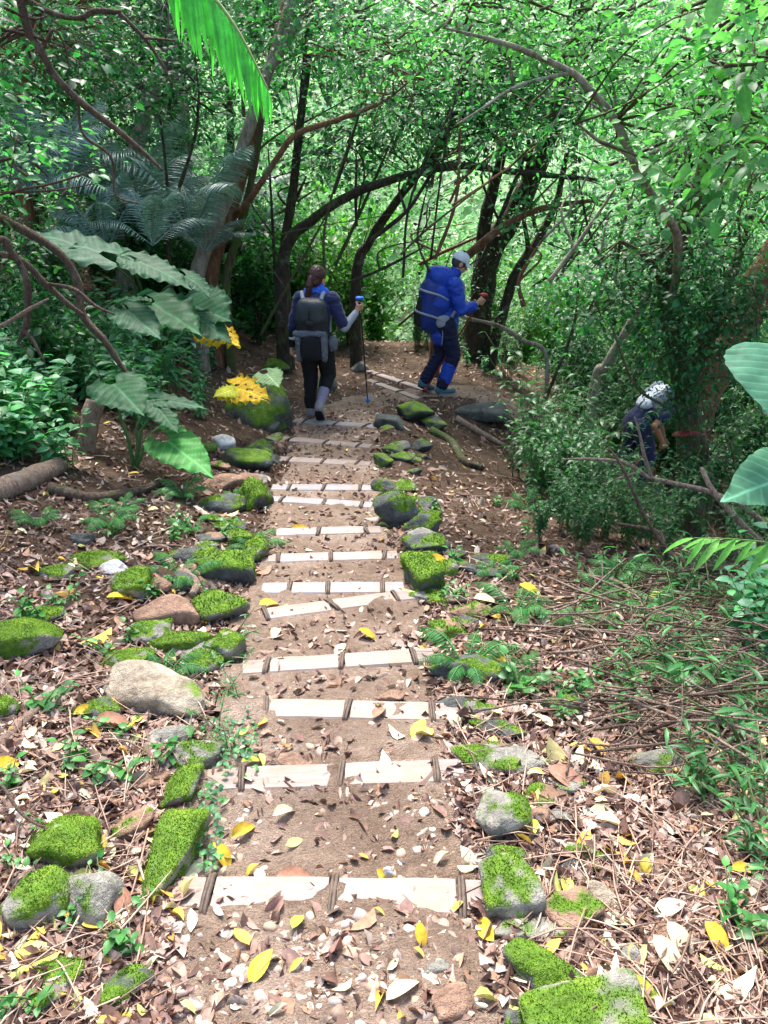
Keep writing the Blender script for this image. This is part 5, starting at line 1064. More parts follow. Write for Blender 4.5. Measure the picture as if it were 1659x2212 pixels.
# far wood on the opposite slope, one mass; bright light painted into pale tints
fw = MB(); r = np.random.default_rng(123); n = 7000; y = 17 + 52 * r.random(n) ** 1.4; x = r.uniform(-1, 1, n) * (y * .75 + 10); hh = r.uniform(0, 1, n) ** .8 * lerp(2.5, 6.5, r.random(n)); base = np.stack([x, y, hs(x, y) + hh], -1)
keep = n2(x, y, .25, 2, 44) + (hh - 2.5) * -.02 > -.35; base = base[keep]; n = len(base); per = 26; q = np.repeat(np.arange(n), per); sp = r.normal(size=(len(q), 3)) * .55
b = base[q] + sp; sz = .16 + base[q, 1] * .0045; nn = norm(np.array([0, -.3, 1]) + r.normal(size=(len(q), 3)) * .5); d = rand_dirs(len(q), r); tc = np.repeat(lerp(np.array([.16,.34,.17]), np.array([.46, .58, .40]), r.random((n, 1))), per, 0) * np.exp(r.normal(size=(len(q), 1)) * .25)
scatter(fw, DIAMOND, b, frames(norm(d - nn * (d * nn).sum(1, keepdims=True)), nn), sz * np.exp(r.normal(size=len(q)) * .3), np.clip(tc, 0, .7)); setp(fw.build('far_wood', M['leaf_far']), 'foliage of the far wood across the valley, its sunlit paleness put into the leaf colour', 'woodland', kind='stuff')
# ------------------------------------------------------------------ people
M['skin'] = plain('skin', (.52, .30, .20), .5, 40, .12, .1, .002)
M['skin_tan'] = plain('skin_tan', (.36, .17, .09), .5, 40, .12, .1, .002)
M['navy'] = plain('cloth_navy', (.009, .013, .07), .8, 90, .25, .3, .003, sheen=.2)
M['black'] = plain('cloth_black', (.004, .004, .006), .8, 80, .3, .3, .003)
M['blue'] = plain('cloth_blue', (.010, .055, .42), .6, 60, .2, .3, .004)
M['dblue'] = plain('cloth_dark_blue', (.004, .007, .038), .75, 60, .3, .3, .004)
M['slate'] = plain('pack_slate', (.022, .029, .036), .5, 60, .3, .4, .004)
M['charc'] = plain('pack_charcoal', (.009, .010, .013), .6, 60, .3, .4, .004)
M['grey'] = plain('cloth_grey', (.28, .30, .36), .8, 60, .2, .3, .004)
M['grey_d'] = plain('cloth_grey_dark', (.10, .11, .14), .7, 60, .5, .5, .005)
M['mblue'] = plain('pack_blue', (.009, .032, .21), .6, 50, .35, .5, .006)
M['lav'] = plain('cloth_lavender', (.24, .21, .30), .8, 60, .2, .3, .003)
M['white'] = plain('cloth_white', (.62, .66, .74), .75, 60, .12, .25, .003)
M['shoe'] = plain('shoe_grey', (.22, .20, .22), .7, 50, .3, .3, .003)
M['teal'] = plain('shoe_teal', (.06, .15, .19), .7, 50, .3, .3, .003)
M['boot'] = plain('boot_red', (.26, .07, .04), .7, 50, .3, .3, .003)
M['hair'] = plain('hair', (.055, .018, .016), .4, 120, .4, .6, .004, stretch=(1, 1, .15))
M['hairg'] = plain('hair_grey', (.05, .045, .04), .5, 120, .4, .6, .004)
M['polem'] = plain('pole_metal', (.012, .014, .018), .35, 30, .1, .05, .001, spec=.6)
M['grip'] = plain('grip_blue', (.01, .16, .62), .5, 30, .1, .1, .001)
M['gripr'] = plain('grip_red', (.55, .05, .04), .5, 30, .1, .1, .001)
M['poler'] = plain('pole_red', (.26, .02, .025), .35, 30, .1, .05, .001)
M['scarf'] = plain('scarf_blue', (.03, .12, .60), .8, 70, .7, .2, .003)
M['eye'] = plain('eye', (.02, .015, .012), .2, 10, .1, 0, .001)
def cap_(mb, a, b, ra, rb, seg=14):
    a = np.asarray(a, float); b = np.asarray(b, float); ax = b - a; L = max(np.linalg.norm(ax), 1e-5); ax = ax / L
    ph = np.linspace(-math.pi / 2, 0, 6); prof = [(ra * math.sin(p), ra * math.cos(p)) for p in ph] + [(L + rb * math.sin(p), rb * math.cos(p)) for p in np.linspace(0, math.pi / 2, 6)]
    x = norm(np.cross(ax, [0, 0, 1.0] if abs(ax[2]) < .9 else [1.0, 0, 0])); y = np.cross(ax, x); th = np.linspace(0, 2 * math.pi, seg, endpoint=False)
    ring = x[None] * np.cos(th)[:, None] + y[None] * np.sin(th)[:, None]; V = np.concatenate([a + ax * t + ring * max(r_, 1e-4) for t, r_ in prof]); n = len(prof)
    i = np.arange(n - 1)[:, None] * seg; j = np.arange(seg)[None]; j2 = (j + 1) % seg
    mb.add(V, [np.stack([i + j, i + j2, i + seg + j2, i + seg + j], -1).reshape(-1, 4), np.array([np.arange(seg)[::-1]]), np.array([np.arange(seg) + (n - 1) * seg])])
def ell_(mb, c, rad, rot=None):
    V, F = ico(3); V = V * np.asarray(rad)
    if rot is not None: V = V @ np.asarray(rot).T
    mb.add(V + np.asarray(c), F)
def fuse(name, mb, mat, parent=None, vox=.009, sm=5, wr=0.0, seed=0, wf=9.0):
    me = mb.mesh('tmp', mat); o = bpy.data.objects.new('tmp', me); col.objects.link(o)
    rm = o.modifiers.new('r', 'REMESH'); rm.mode = 'VOXEL'; rm.voxel_size = vox; s = o.modifiers.new('s', 'SMOOTH'); s.iterations = sm; s.factor = .5
    dg = bpy.context.evaluated_depsgraph_get(); dg.update(); me2 = bpy.data.meshes.new_from_object(o.evaluated_get(dg)); bpy.data.objects.remove(o); bpy.data.meshes.remove(me)
    n = len(me2.vertices); V = np.empty(n * 3, np.float32); me2.vertices.foreach_get('co', V); V = V.reshape(-1, 3).astype(float)
    if wr:
        Nn = np.empty(n * 3, np.float32); me2.vertex_normals.foreach_get('vector', Nn); Nn = Nn.reshape(-1, 3)
        q = V * np.array([wf, wf, wf * 1.6]); f = fbm(q + seed, 3, seed); V = V + Nn * ((1 - np.abs(f) * 2.2) * wr)[:, None]; me2.vertices.foreach_set('co', V.astype(np.float32).ravel())
    me2.polygons.foreach_set('use_smooth', np.ones(len(me2.polygons), bool)); me2.materials.clear(); me2.materials.append(mat); me2.name = name; me2.update()
    ob = bpy.data.objects.new(name, me2); col.objects.link(ob)
    if parent: ob.parent = parent
    return ob
def chain(mb, pts, rad):
    for a, b, ra, rb in zip(pts[:-1], pts[1:], rad[:-1], rad[1:]): cap_(mb, a, b, ra, rb)
def head(mb, c, pitch=0.0, yaw=0.0, s=1.0):
    Rm = rotm('Z', yaw) @ rotm('X', pitch); q = lambda *v: np.asarray(c) + Rm @ (np.array(v) * s)
    ell_(mb, q(0, -.005, .012), np.array([.073, .092, .098]) * s, Rm); ell_(mb, q(0, .03, -.05), np.array([.056, .062, .062]) * s, Rm); ell_(mb, q(0, .055, -.085), np.array([.03, .025, .022]) * s, Rm)
    cap_(mb, q(0, .088, .0), q(0, .108, -.032), .009 * s, .014 * s); cap_(mb, q(-.02, .085, -.062), q(.02, .085, -.062), .008 * s, .008 * s)
    for sx in (-1, 1): ell_(mb, q(.074 * sx, -.004, -.012), np.array([.012, .022, .034]) * s, Rm); cap_(mb, q(.012 * sx, .082, .018), q(.045 * sx, .07, .018), .009 * s, .008 * s)
    return q, Rm
def grip_hand(mb, wr, c, axis, out, s=1.0):
    """palm and five fingers closed round a pole through c along axis; out: from pole towards the palm"""
    axis = norm(axis); out = norm(np.asarray(out, float) - axis * np.dot(out, axis)); sd = np.cross(axis, out); c = np.asarray(c, float)
    cap_(mb, np.asarray(wr), c + out * .035 * s, .024 * s, .027 * s)
    for k, (o_, L) in enumerate(((.032, .95), (.011, 1.05), (-.010, 1.0), (-.030, .85))):
        a = c + axis * o_ * s + out * .036 * s; b = c + axis * o_ * s + sd * .03 * s + out * .018 * s; d = c + axis * (o_ - .004) * s + sd * .026 * s * L - out * .016 * s; e = c + axis * (o_ - .006) * s - sd * .004 * s - out * .024 * s
        chain(mb, [a, b, d, e], np.array([.0105, .0098, .009, .0078]) * s)
    chain(mb, [c + axis * .03 * s + out * .04 * s, c + axis * .045 * s - sd * .03 * s + out * .01 * s, c + axis * .03 * s - sd * .02 * s - out * .02 * s], np.array([.013, .0115, .009]) * s)
def open_hand(mb, wr, dirn, nrm_, s=1.0):
    d = norm(dirn); n_ = norm(np.asarray(nrm_, float) - d * np.dot(nrm_, d)); sd = np.cross(d, n_); w_ = np.asarray(wr, float)
    cap_(mb, w_, w_ + d * .075 * s, .022 * s, .026 * s); cap_(mb, w_ + d * .07 * s - sd * .02 * s, w_ + d * .07 * s + sd * .02 * s, .018 * s, .018 * s)
    for o_, L in ((-.03, .062), (-.01, .075), (.01, .07), (.03, .055)):
        a = w_ + d * .08 * s + sd * o_ * s; b = a + (d * .8 + n_ * .35) * L * .5 * s; c = b + (d * .45 + n_ * .8) * L * .35 * s; e = c + (n_ * .9 + d * .1) * L * .25 * s
        chain(mb, [a, b, c, e], np.array([.0098, .0092, .0085, .0075]) * s)
    chain(mb, [w_ + d * .02 * s - sd * .02 * s, w_ + d * .055 * s - sd * .047 * s + n_ * .012 * s, w_ + d * .085 * s - sd * .045 * s + n_ * .03 * s], np.array([.014, .012, .009]) * s)
def shoe(name, heel, toe, mat, parent, seed=0, ank=None):
    mb = MB(); heel = np.asarray(heel, float); toe = np.asarray(toe, float); d = toe - heel
    cap_(mb, heel, heel + d * .55, .045, .046); cap_(mb, heel + d * .5, toe, .045, .034)
    if ank is not None: cap_(mb, heel + np.array([0, 0, .015]), np.asarray(ank), .048, .052)
    o = fuse(name, mb, mat, parent, .008, 3, .002, seed); return o
def sole(parent, heel, toe, up=(0, 0, 1)):
    mb = MB(); heel = np.asarray(heel, float); toe = np.asarray(toe, float); d = norm(toe - heel); u = norm(np.asarray(up, float) - d * np.dot(up, d)); L = np.linalg.norm(toe - heel)
    rot = np.stack([np.cross(d, u), d, u], -1); superell(mb, (heel + toe) / 2 - u * .042 + d * .004, (.046, L / 2 + .045, .012), .6, 0, rot); mb.build('sole', M['black'], parent)
def pole(name, top, tip, label, mpole, mgrip, mbask, basket=True):
    top = np.asarray(top, float); tip = np.asarray(tip, float); d = tip - top; L = np.linalg.norm(d); dn = d / L; root = empty(name, tip); setp(root, label, 'trekking pole', 'trekking poles'); t0 = top - tip; mb = MB(); tube(mb, [t0 + d * .12, t0 + d * .5, t0 + d * .97], [.0095, .0085, .007], 10, 3); tube(mb, [t0 + d * .42, t0 + d * .45], .0125, 10, 2); tube(mb, [t0 + d * .68, t0 + d * .71], .011, 10, 2); mb.build('shaft', mpole, root)
    mb = MB(); tube(mb, [t0 + dn * .02, t0 + dn * .05, t0 + dn * .10, t0 + dn * .16], [.016, .0145, .017, .014], 12, 4); mb.build('grip', M['charc'], root)
    mb = MB(); superell(mb, t0 + dn * .005, (.045, .034, .02), .75); mb.build('knob', mgrip, root)
    mb = MB(); tube(mb, [t0 + d * .945, t0 + d * .955], [.03, .028], 16, 2); mb.build('basket', mbask, root)
    mb = MB(); tube(mb, [t0 + d * .96, t0 + d * 1.0], [.006, .003], 8, 2); mb.build('tip', M['strap'], root); return root
def person(label, base, rz, body, mat):
    o = fuse('person', body, mat, None, .0065, 2); o.location = tuple(base); o.rotation_euler = (0, 0, rz); setp(o, label, 'person', 'hikers'); return o
def to_world(base, rz, v): return np.asarray(base) + rotm('Z', rz) @ np.asarray(v, float)
def eyes(par, q, s=1.0):
    for sx in (-1, 1):
        mb = MB(); ell_(mb, q(.031 * sx, .081, .004), np.array([.011, .006, .007]) * s); mb.build('eye', M['eye'], par)

# --- 1: hiker in black trousers walking away
B = gp(684, 903); rz = R(-4); b_ = MB()
pel, wai, che, nek, hd = (.02, 0, .84), (.03, .01, 1.0), (.035, .03, 1.2), (.04, .05, 1.34), (.055, .075, 1.475)
sL, eL, wL = (-.125, .03, 1.27), (-.215, .0, .99), (-.245, .06, .77)
sR, eR, wR = (.20, .03, 1.27), (.325, -.01, .99), (.44, .10, 1.125)
hL, kL, aL = (-.065, 0, .84), (-.055, .04, .46), (-.065, -.01, .09)
hR, kR, aR = (.10, 0, .84), (.135, .07, .47), (.07, -.20, .20)
hand_c = np.array([.475, .135, 1.19]); tipw = gp(795, 874); topw = to_world(B, rz, (.475, .135, 1.27)); axw = rotm('Z', -rz) @ norm(topw - tipw)
chain(b_, [pel, wai, che, nek], [.13, .115, .13, .055]); cap_(b_, sL, sR, .06, .06); chain(b_, [nek, hd], [.052, .05]); q, Rm = head(b_, hd, -.12, -.55)
for s_, e_, w_ in ((sL, eL, wL), (sR, eR, wR)): chain(b_, [s_, e_, w_], [.046, .036, .026])
for h_, k_, a_ in ((hL, kL, aL), (hR, kR, aR)): chain(b_, [h_, k_, a_], [.085, .055, .036])
cap_(b_, aL, (-.07, .12, .04), .035, .028); cap_(b_, aR, (.07, -.13, .05), .035, .028)
open_hand(b_, wL, (-.05, .15, -1), (1, .3, 0)); grip_hand(b_, wR, hand_c, axw, (-.3, -.55, -.1))
p1 = person('hiker in black trousers and navy shirt walking away down the steps with a dark backpack', B, rz, b_, M['skin']); eyes(p1, q)
mb = MB(); chain(mb, [(.02, 0, .80), wai, che, (.04, .045, 1.31)], [.15, .14, .155, .075]); cap_(mb, sL, sR, .078, .078); chain(mb, [sL, eL], [.072, .056]); chain(mb, [sR, tuple(lerp(np.array(sR), np.array(eR), .85))], [.072, .058]); fuse('shirt', mb, M['navy'], p1, .008, 3, .009, 1)
mb = MB(); chain(mb, [tuple(lerp(np.array(sR), np.array(eR), .8)), eR, tuple(lerp(np.array(eR), np.array(wR), .95))], [.05, .048, .036]); fuse('arm_sleeve', mb, M['grey'], p1, .008, 4, .002, 2)
mb = MB(); chain(mb, [eL, tuple(lerp(np.array(eL), np.array(wL), .9))], [.048, .036]); fuse('arm_sleeve', mb, M['charc'], p1, .008, 4, .002, 3)
mb = MB(); cap_(mb, (-.04, 0, .86), (.08, 0, .86), .125, .125); chain(mb, [hL, kL, (-.065, .0, .14)], [.105, .075, .056]); chain(mb, [hR, kR, tuple(lerp(np.array(kR), np.array(aR), .35))], [.105, .078, .066]); ell_(mb, (-.03, -.06, .86), (.11, .09, .11)); ell_(mb, (.08, -.06, .86), (.11, .09, .11)); fuse('trousers', mb, M['black'], p1, .008, 3, .009, 4)
mb = MB(); chain(mb, [tuple(lerp(np.array(kR), np.array(aR), .3)), tuple(lerp(np.array(kR), np.array(aR), .55)), aR], [.058, .055, .043]); fuse('gaiter', mb, M['lav'], p1, .008, 4, .002, 5)['label'] = 'lavender grey gaiter on the raised leg'
s1 = shoe('shoe', (-.065, -.03, .05), (-.075, .15, .045), M['shoe'], p1, 6, (-.065, -.01, .11)); sole(s1, (-.065, -.03, .05), (-.075, .15, .045))
s2 = shoe('shoe', (.068, -.255, .175), (.08, -.15, .045), M['shoe'], p1, 7, (.07, -.2, .21)); sole(s2, (.068, -.255, .175), (.08, -.15, .045), (0, -.75, .5) if False else (0, .8, .6))
mb = MB(); ell_(mb, q(0, -.022, .03), (.086, .098, .098), Rm); ell_(mb, q(0, -.05, -.03), (.07, .06, .07), Rm); ell_(mb, q(0, -.115, -.01), (.032, .03, .03)); chain(mb, [q(0, -.12, -.01), q(.0, -.135, -.07), q(-.01, -.13, -.17), q(-.01, -.115, -.21)], [.03, .036, .026, .008]); fuse('hair', mb, M['hair'], p1, .007, 3, .005, 8, 30)
mb = MB(); cap_(mb, (-.03, .035, 1.335), (.11, .035, 1.335), .06, .06); cap_(mb, (.04, .06, 1.37), (.05, .06, 1.385), .072, .066); fuse('scarf', mb, M['scarf'], p1, .008, 4, .006, 9, 22)
mb = MB(); superell(mb, (-.222, .03, .875), (.046, .044, .03), .8); mb.build('wristband', M['white'], p1)
def strap_(mb, pts, w_=.022, seg=8): tube(mb, pts, w_, seg, 6, .05)
bk = empty('backpack', to_world(B, rz, (.01, -.16, .74))); bk.rotation_euler = (0, 0, rz); setp(bk, 'charcoal hiking backpack with a slate lid on the back of the hiker in black trousers', 'backpack', 'backpacks')
mb = MB(); superell(mb, (0, 0, .24), (.165, .115, .27), .55, .06, None, (1, 1, 1), 0, 40, 26, .10, 3); mb.build('bag', M['charc'], bk)
mb = MB(); superell(mb, (0, -.01, .44), (.175, .125, .135), .6, .16, None, (1, 1, 1), 0, 40, 22, .08, 5); mb.build('lid', M['slate'], bk)
mb = MB(); superell(mb, (.0, -.10, .09), (.115, .05, .13), .6, .1, None, (1, 1, 1), 0, 32, 18, .08, 7); mb.build('pocket', M['black'], bk)
mb = MB(); superell(mb, (.0, -.08, .235), (.165, .05, .035), .7, 0, None, (1, 1, 1), 0, 30, 14, .25, 9); superell(mb, (-.13, -.05, .1), (.03, .07, .16), .7, 0, None, (1, 1, 1), 0, 24, 14, .2, 11); superell(mb, (.13, -.05, .1), (.03, .07, .16), .7, 0, None, (1, 1, 1), 0, 24, 14, .2, 12); fuse('mesh_pocket', mb, M['grey_d'], bk, .008, 3, .008, 3, 24)
for sx in (-1, 1):
    mb = MB(); strap_(mb, [(sx * .09, .06, .54), (sx * .115, .16, .60), (sx * .135, .27, .50), (sx * .15, .24, .30), (sx * .16, .10, .12)], .022); mb.build('shoulder_strap', M['grey'], bk)
mb = MB(); th_ = np.linspace(-.5, math.pi + .5, 14); tube(mb, [(.18 * math.cos(a), .16 + .16 * math.sin(a), .11) for a in th_], .03, 8, 3, .1, 3); mb.build('hip_belt', M['charc'], bk)
mb = MB(); superell(mb, (.205, .06, .10), (.05, .075, .075), .7, 0, None, (1, 1, 1), 0, 24, 14, .2, 3); mb.build('side_pouch', M['grey_d'], bk)
mb = MB(); strap_(mb, [(.0, -.135, .48), (.0, -.142, .38), (0, -.125, .28)], .009, 6); superell(mb, (0, -.135, .345), (.045, .022, .03), .7); mb.build('buckle', M['charc'], bk)
pole('trekking_pole', topw, tipw, 'dark trekking pole with a bright blue knob planted right of the hiker in black trousers', M['polem'], M['grip'], M['grip'])

# --- 2: hiker in blue, side on
B = gp(946, 848); rz = R(-78); b_ = MB()
pel, wai, che, nek, hd = (0, .05, .88), (0, .07, 1.03), (0, .09, 1.26), (0, .15, 1.43), (0, .225, 1.575)
sR, eR, wR = (.18, .11, 1.36), (.225, .20, 1.07), (.19, .37, 1.10)
sL, eL, wL = (-.18, .11, 1.36), (-.22, .16, 1.06), (-.15, .36, 1.04)
hR, kR, aR = (.09, .05, .88), (.10, .16, .49), (.10, .02, .10)
hL, kL, aL = (-.09, .05, .88), (-.09, .05, .48), (-.09, -.16, .13)
hc = np.array([.18, .46, 1.155]); topw = to_world(B, rz, (.18, .485, 1.235)); tipw = gp(914, 851); axw = rotm('Z', -rz) @ norm(topw - tipw)
chain(b_, [pel, wai, che, nek], [.13, .12, .13, .06]); cap_(b_, sL, sR, .065, .065); chain(b_, [nek, hd], [.058, .055]); q, Rm = head(b_, hd, -.45, 0, 1.03)
for s_, e_, w_ in ((sL, eL, wL), (sR, eR, wR)): chain(b_, [s_, e_, w_], [.05, .04, .029])
for h_, k_, a_ in ((hL, kL, aL), (hR, kR, aR)): chain(b_, [h_, k_, a_], [.088, .058, .04])
cap_(b_, aR, (.10, .16, .045), .036, .03); cap_(b_, aL, (-.09, -.04, .05), .036, .03); grip_hand(b_, wR, hc, axw, (.3, -.6, 0), 1.05); open_hand(b_, wL, (.1, 1, -.1), (.3, 0, -1))
p2 = person('hiker in bright blue jacket and pale cap, side on at the bend, looking down', B, rz, b_, M['skin']); eyes(p2, q)
mb = MB(); chain(mb, [(0, .05, .76), (0, .06, .92), wai, che, (0, .13, 1.40)], [.165, .165, .15, .16, .085]); cap_(mb, sL, sR, .085, .085); cap_(mb, (0, .14, 1.42), (0, .165, 1.47), .078, .072)
for s_, e_, w_ in ((sL, eL, wL), (sR, eR, wR)): chain(mb, [s_, e_, tuple(lerp(np.array(e_), np.array(w_), .92))], [.085, .07, .052])
fuse('jacket', mb, M['blue'], p2, .008, 2, .013, 11, 8)
mb = MB(); cap_(mb, (-.05, .05, .86), (.05, .05, .86), .135, .135); chain(mb, [hR, kR, (.10, .025, .13)], [.115, .085, .068]); chain(mb, [hL, kL, (-.09, -.14, .17)], [.115, .085, .068]); fuse('trousers', mb, M['dblue'], p2, .008, 2, .012, 12, 9)
mb = MB(); cap_(mb, (.10, .115, .37), (.10, .055, .19), .090, .081); fuse('knee_patch', mb, M['blue'], p2, .010, 4, .004, 13)
for hl, to, sd_ in (((.10, -.02, .05), (.10, .17, .045), 14), ((-.09, -.19, .10), (-.09, -.05, .045), 15)):
    s_ = shoe('shoe', hl, to, M['teal'], p2, sd_, (hl[0], hl[1] + .03, hl[2] + .07)); sole(s_, hl, to)
mb = MB(); ell_(mb, q(0, -.012, .012), (.079, .096, .095), Rm); fuse('hair', mb, M['hairg'], p2, .008, 3, .002, 16, 40)
mb = MB(); V, F = ico(4); k_ = V[:, 2] > -.05; W = V * np.array([.091, .112, .105]); W[~k_, 2] = np.maximum(W[~k_, 2], -.012); mb.add(W @ Rm.T + q(0, -.006, .035), F)
br = MB(); th_ = np.linspace(-1.15, 1.15, 15)
for rr, zz in ((1.0, 0), (1.75, -.02)):
    pass
u_ = np.linspace(0, 1, 6); Vb = []
for uu in u_:
    for a in th_: Vb.append(((.088 + .004 * uu) * math.sin(a), (.10 * math.cos(a) + uu * .075 * math.cos(a) ** .7), .0 - .018 * uu - .03 * uu * math.sin(a) ** 2))
Vb = np.array(Vb); Vb2 = Vb - np.array([0, 0, .005]); nb = len(th_); i = np.arange(5)[:, None] * nb; j = np.arange(nb - 1)[None]; qd = np.stack([i + j, i + j + 1, i + nb + j + 1, i + nb + j], -1).reshape(-1, 4)
br.add(Vb @ Rm.T + q(0, -.006, .035), qd); br.add(Vb2 @ Rm.T + q(0, -.006, .035), qd[:, ::-1]); cp = mb.build('cap', M['white'], p2); br.build('brim', M['white'], cp)
bt = MB(); ell_(bt, q(.02, -.02, .141), (.02, .02, .008), Rm); bt.build('cap_button', M['dblue'], cp)
bk = empty('backpack', to_world(B, rz, (0, -.10, .78))); bk.rotation_euler = (R(-9), 0, rz); setp(bk, 'large bright blue hiking backpack with grey straps on the hiker in the blue jacket', 'backpack', 'backpacks')
mb = MB(); superell(mb, (0, -.05, .32), (.17, .16, .34), .6, -.05, None, (1, 1, 1), 0, 40, 28, .14, 3); mb.build('bag', M['mblue'], bk)
mb = MB(); superell(mb, (0, -.01, .65), (.175, .175, .125), .7, .1, None, (1, 1, 1), 0, 40, 22, .22, 15); mb.build('lid', M['blue'], bk)
mb = MB(); superell(mb, (.10, .01, .42), (.09, .12, .17), .6, 0, None, (1, 1, 1), 0, 30, 20, .14, 6); superell(mb, (-.10, .01, .42), (.09, .12, .17), .6, 0, None, (1, 1, 1), 0, 30, 20, .14, 6); fuse('side_panel', mb, M['blue'], bk, .012, 3, .006, 4)
mb = MB(); superell(mb, (.0, -.18, .22), (.13, .06, .19), .6, .1, None, (1, 1, 1), 0, 32, 20, .12, 8); mb.build('pocket', M['charc'], bk)
for zz, yy in ((.46, 0), (.20, .03)):
    mb = MB(); tube(mb, [(.18, .08, zz - .04), (.19, -.04, zz), (.16, -.19, zz + .02), (0, -.24, zz + .02), (-.16, -.19, zz + .02), (-.19, -.04, zz), (-.18, .08, zz - .04)], .014, 7, 5, .15); mb.build('compression_strap', M['grey'], bk)
mb = MB(); superell(mb, (.165, .07, .16), (.03, .085, .075), .7, 0, None, (1, 1, 1), 0, 26, 16, .2, 5); mb.build('mesh_pocket', M['grey'], bk)
for sx in (-1, 1):
    mb = MB(); tube(mb, [(sx * .09, .10, .60), (sx * .11, .16, .665), (sx * .125, .25, .60), (sx * .14, .26, .42), (sx * .15, .16, .22)], .022, 8, 6, .05); mb.build('shoulder_strap', M['grey'], bk)
mb = MB(); tube(mb, [(.17, .06, .10), (.175, .09, .0), (.17, .10, -.12)], .006, 6, 4); mb.build('hanging_cord', M['grey'], bk)
pole('trekking_pole', topw, tipw, 'thin dark red trekking pole slanting across the legs of the hiker in blue', M['poler'], M['gripr'], M['gripr'])

# --- 3: stooping hiker half hidden by the right thicket
B = gp(1368, 1060); rz = R(-80); b_ = MB()
pel, wai, che, nek, hd = (0, -.07, .83), (0, .05, .97), (0, .22, 1.11), (0, .34, 1.19), (0, .45, 1.22)
sR, eR, wR = (.17, .23, 1.10), (.235, .02, .88), (.20, .15, .68)
sL, eL, wL = (-.17, .24, 1.10), (-.2, .30, .82), (-.14, .36, .60)
hR, kR, aR = (.09, -.07, .83), (.10, .08, .46), (.10, -.02, .10)
hL, kL, aL = (-.09, -.07, .83), (-.10, -.06, .44), (-.10, -.30, .32)
chain(b_, [pel, wai, che, nek], [.13, .125, .13, .06]); cap_(b_, sL, sR, .065, .065); chain(b_, [nek, hd], [.055, .055]); q, Rm = head(b_, hd, -.9)
for s_, e_, w_ in ((sL, eL, wL), (sR, eR, wR)): chain(b_, [s_, e_, w_], [.05, .042, .03])
for h_, k_, a_ in ((hL, kL, aL), (hR, kR, aR)): chain(b_, [h_, k_, a_], [.09, .06, .04])
cap_(b_, aR, (.10, .14, .045), .036, .03); cap_(b_, aL, (-.10, -.26, .20), .036, .03); open_hand(b_, wR, (-.05, .5, -.8), (-.6, .2, -.3)); open_hand(b_, wL, (0, .2, -1), (.5, .3, 0))
p3 = person('stooping hiker with bare forearms and a pale daypack, half hidden in the thicket at right', B, rz, b_, M['skin_tan']); eyes(p3, q)
mb = MB(); chain(mb, [(0, -.06, .86), wai, che, (0, .30, 1.17)], [.15, .15, .16, .09]); cap_(mb, sL, sR, .085, .085)
for s_, e_ in ((sL, eL), (sR, eR)): chain(mb, [s_, tuple(lerp(np.array(s_), np.array(e_), .6))], [.08, .07])
fuse('shirt', mb, M['navy'], p3, .010, 4, .006, 21)
mb = MB(); cap_(mb, (-.05, -.07, .83), (.05, -.07, .83), .14, .14); chain(mb, [hR, kR, (.10, -.01, .14)], [.115, .085, .068]); chain(mb, [hL, kL, tuple(lerp(np.array(kL), np.array(aL), .85))], [.115, .085, .068]); fuse('trousers', mb, M['navy'], p3, .010, 4, .006, 22)
for hl, to, sd_ in (((.10, -.06, .05), (.10, .13, .045), 24), ((-.10, -.34, .33), (-.10, -.27, .17), 25)):
    s_ = shoe('boot', hl, to, M['boot'], p3, sd_, tuple(np.array(hl) + np.array([0, .03, .07]))); sole(s_, hl, to, (0, 0, 1) if sd_ == 24 else (0, .8, .6))
mb = MB(); ell_(mb, q(0, -.015, .02), (.08, .098, .097), Rm); fuse('hair', mb, M['hairg'], p3, .008, 3, .002, 26, 40)
bk = empty('backpack', to_world(B, rz, (0, -.06, 1.02))); bk.rotation_euler = (R(-52), 0, rz); setp(bk, 'pale grey and blue daypack on the back of the stooping hiker', 'backpack', 'backpacks')
mb = MB(); superell(mb, (0, -.02, .18), (.15, .065, .20), .8, .15, None, (1, 1, 1), 0, 36, 22, .1, 3); mb.build('bag', M['white'], bk)
mb = MB(); superell(mb, (.12, .0, .24), (.05, .08, .15), .7, .1, None, (1, 1, 1), 0, 26, 16, .1, 3); superell(mb, (-.12, .0, .24), (.05, .08, .15), .7, .1, None, (1, 1, 1), 0, 26, 16, .1, 3); fuse('side_panel', mb, M['grey'], bk, .01, 3, .004, 3)
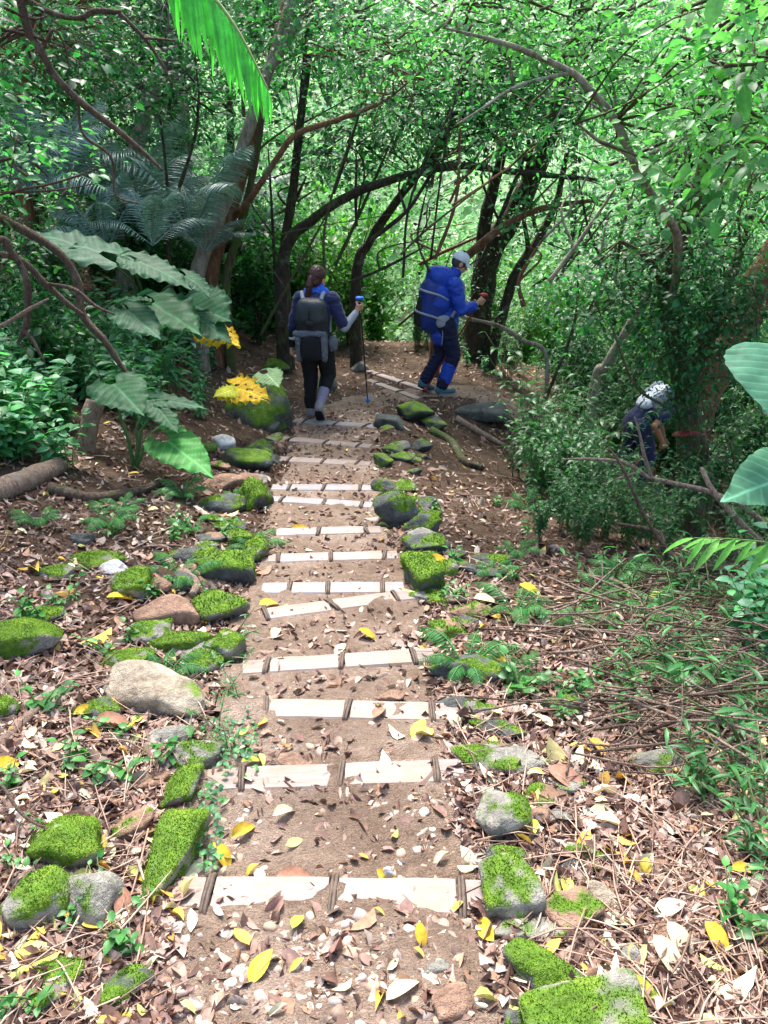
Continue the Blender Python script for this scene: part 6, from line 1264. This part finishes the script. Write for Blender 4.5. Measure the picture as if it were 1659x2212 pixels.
for sx in (-1, 1):
    mb = MB(); tube(mb, [(sx * .09, .05, .40), (sx * .11, .14, .44), (sx * .125, .22, .30), (sx * .14, .16, .05)], .02, 8, 6, .05); mb.build('shoulder_strap', M['white'], bk)
# ------------------------------------------------------------------ light, sky, camera
w = bpy.data.worlds.new('World'); scene.world = w; w.use_nodes = True; nt = w.node_tree
bg = nt.nodes['Background']; sky = nt.nodes.new('ShaderNodeTexSky'); sky.sky_type = 'NISHITA'; sky.sun_disc = False
SUN_EL, SUN_ROT = 62.0, -12.0
sky.sun_elevation = R(SUN_EL); sky.sun_rotation = R(SUN_ROT); sky.dust_density = 4.0; sky.air_density = 1.0; sky.ozone_density = .6
nt.links.new(sky.outputs[0], bg.inputs[0]); bg.inputs[1].default_value = .15
sd = bpy.data.lights.new('sun', 'SUN'); sd.energy = 2.6; sd.angle = R(12); sd.color = (1, .96, .9)
so = bpy.data.objects.new('sun', sd); col.objects.link(so)
sdir = Vector((math.sin(R(SUN_ROT)) * math.cos(R(SUN_EL)), math.cos(R(SUN_ROT)) * math.cos(R(SUN_EL)), math.sin(R(SUN_EL))))
so.rotation_euler = (-sdir).to_track_quat('-Z', 'Y').to_euler(); so.location = (0, 0, 30)
cd = bpy.data.cameras.new('camera'); co_ = bpy.data.objects.new('camera', cd); col.objects.link(co_)
cd.sensor_fit = 'VERTICAL'; cd.sensor_height = 24; cd.lens = 24 * FPX / 1024; cd.clip_end = 800; cd.clip_start = .05
co_.location = CAM; co_.rotation_euler = (math.pi / 2 - PITCH, 0, 0); scene.camera = co_
vs = scene.view_settings; vs.view_transform = 'Standard'; vs.look = 'None'; vs.exposure = 1.75; vs.gamma = 1.0
cy = scene.cycles; cy.max_bounces = 7; cy.diffuse_bounces = 3; cy.glossy_bounces = 2; cy.transmission_bounces = 5; cy.transparent_max_bounces = 4
cy.use_adaptive_sampling = True; cy.adaptive_threshold = .02; cy.use_denoising = True; cy.sample_clamp_indirect = 6
scene.render.resolution_x = 768; scene.render.resolution_y = 1024
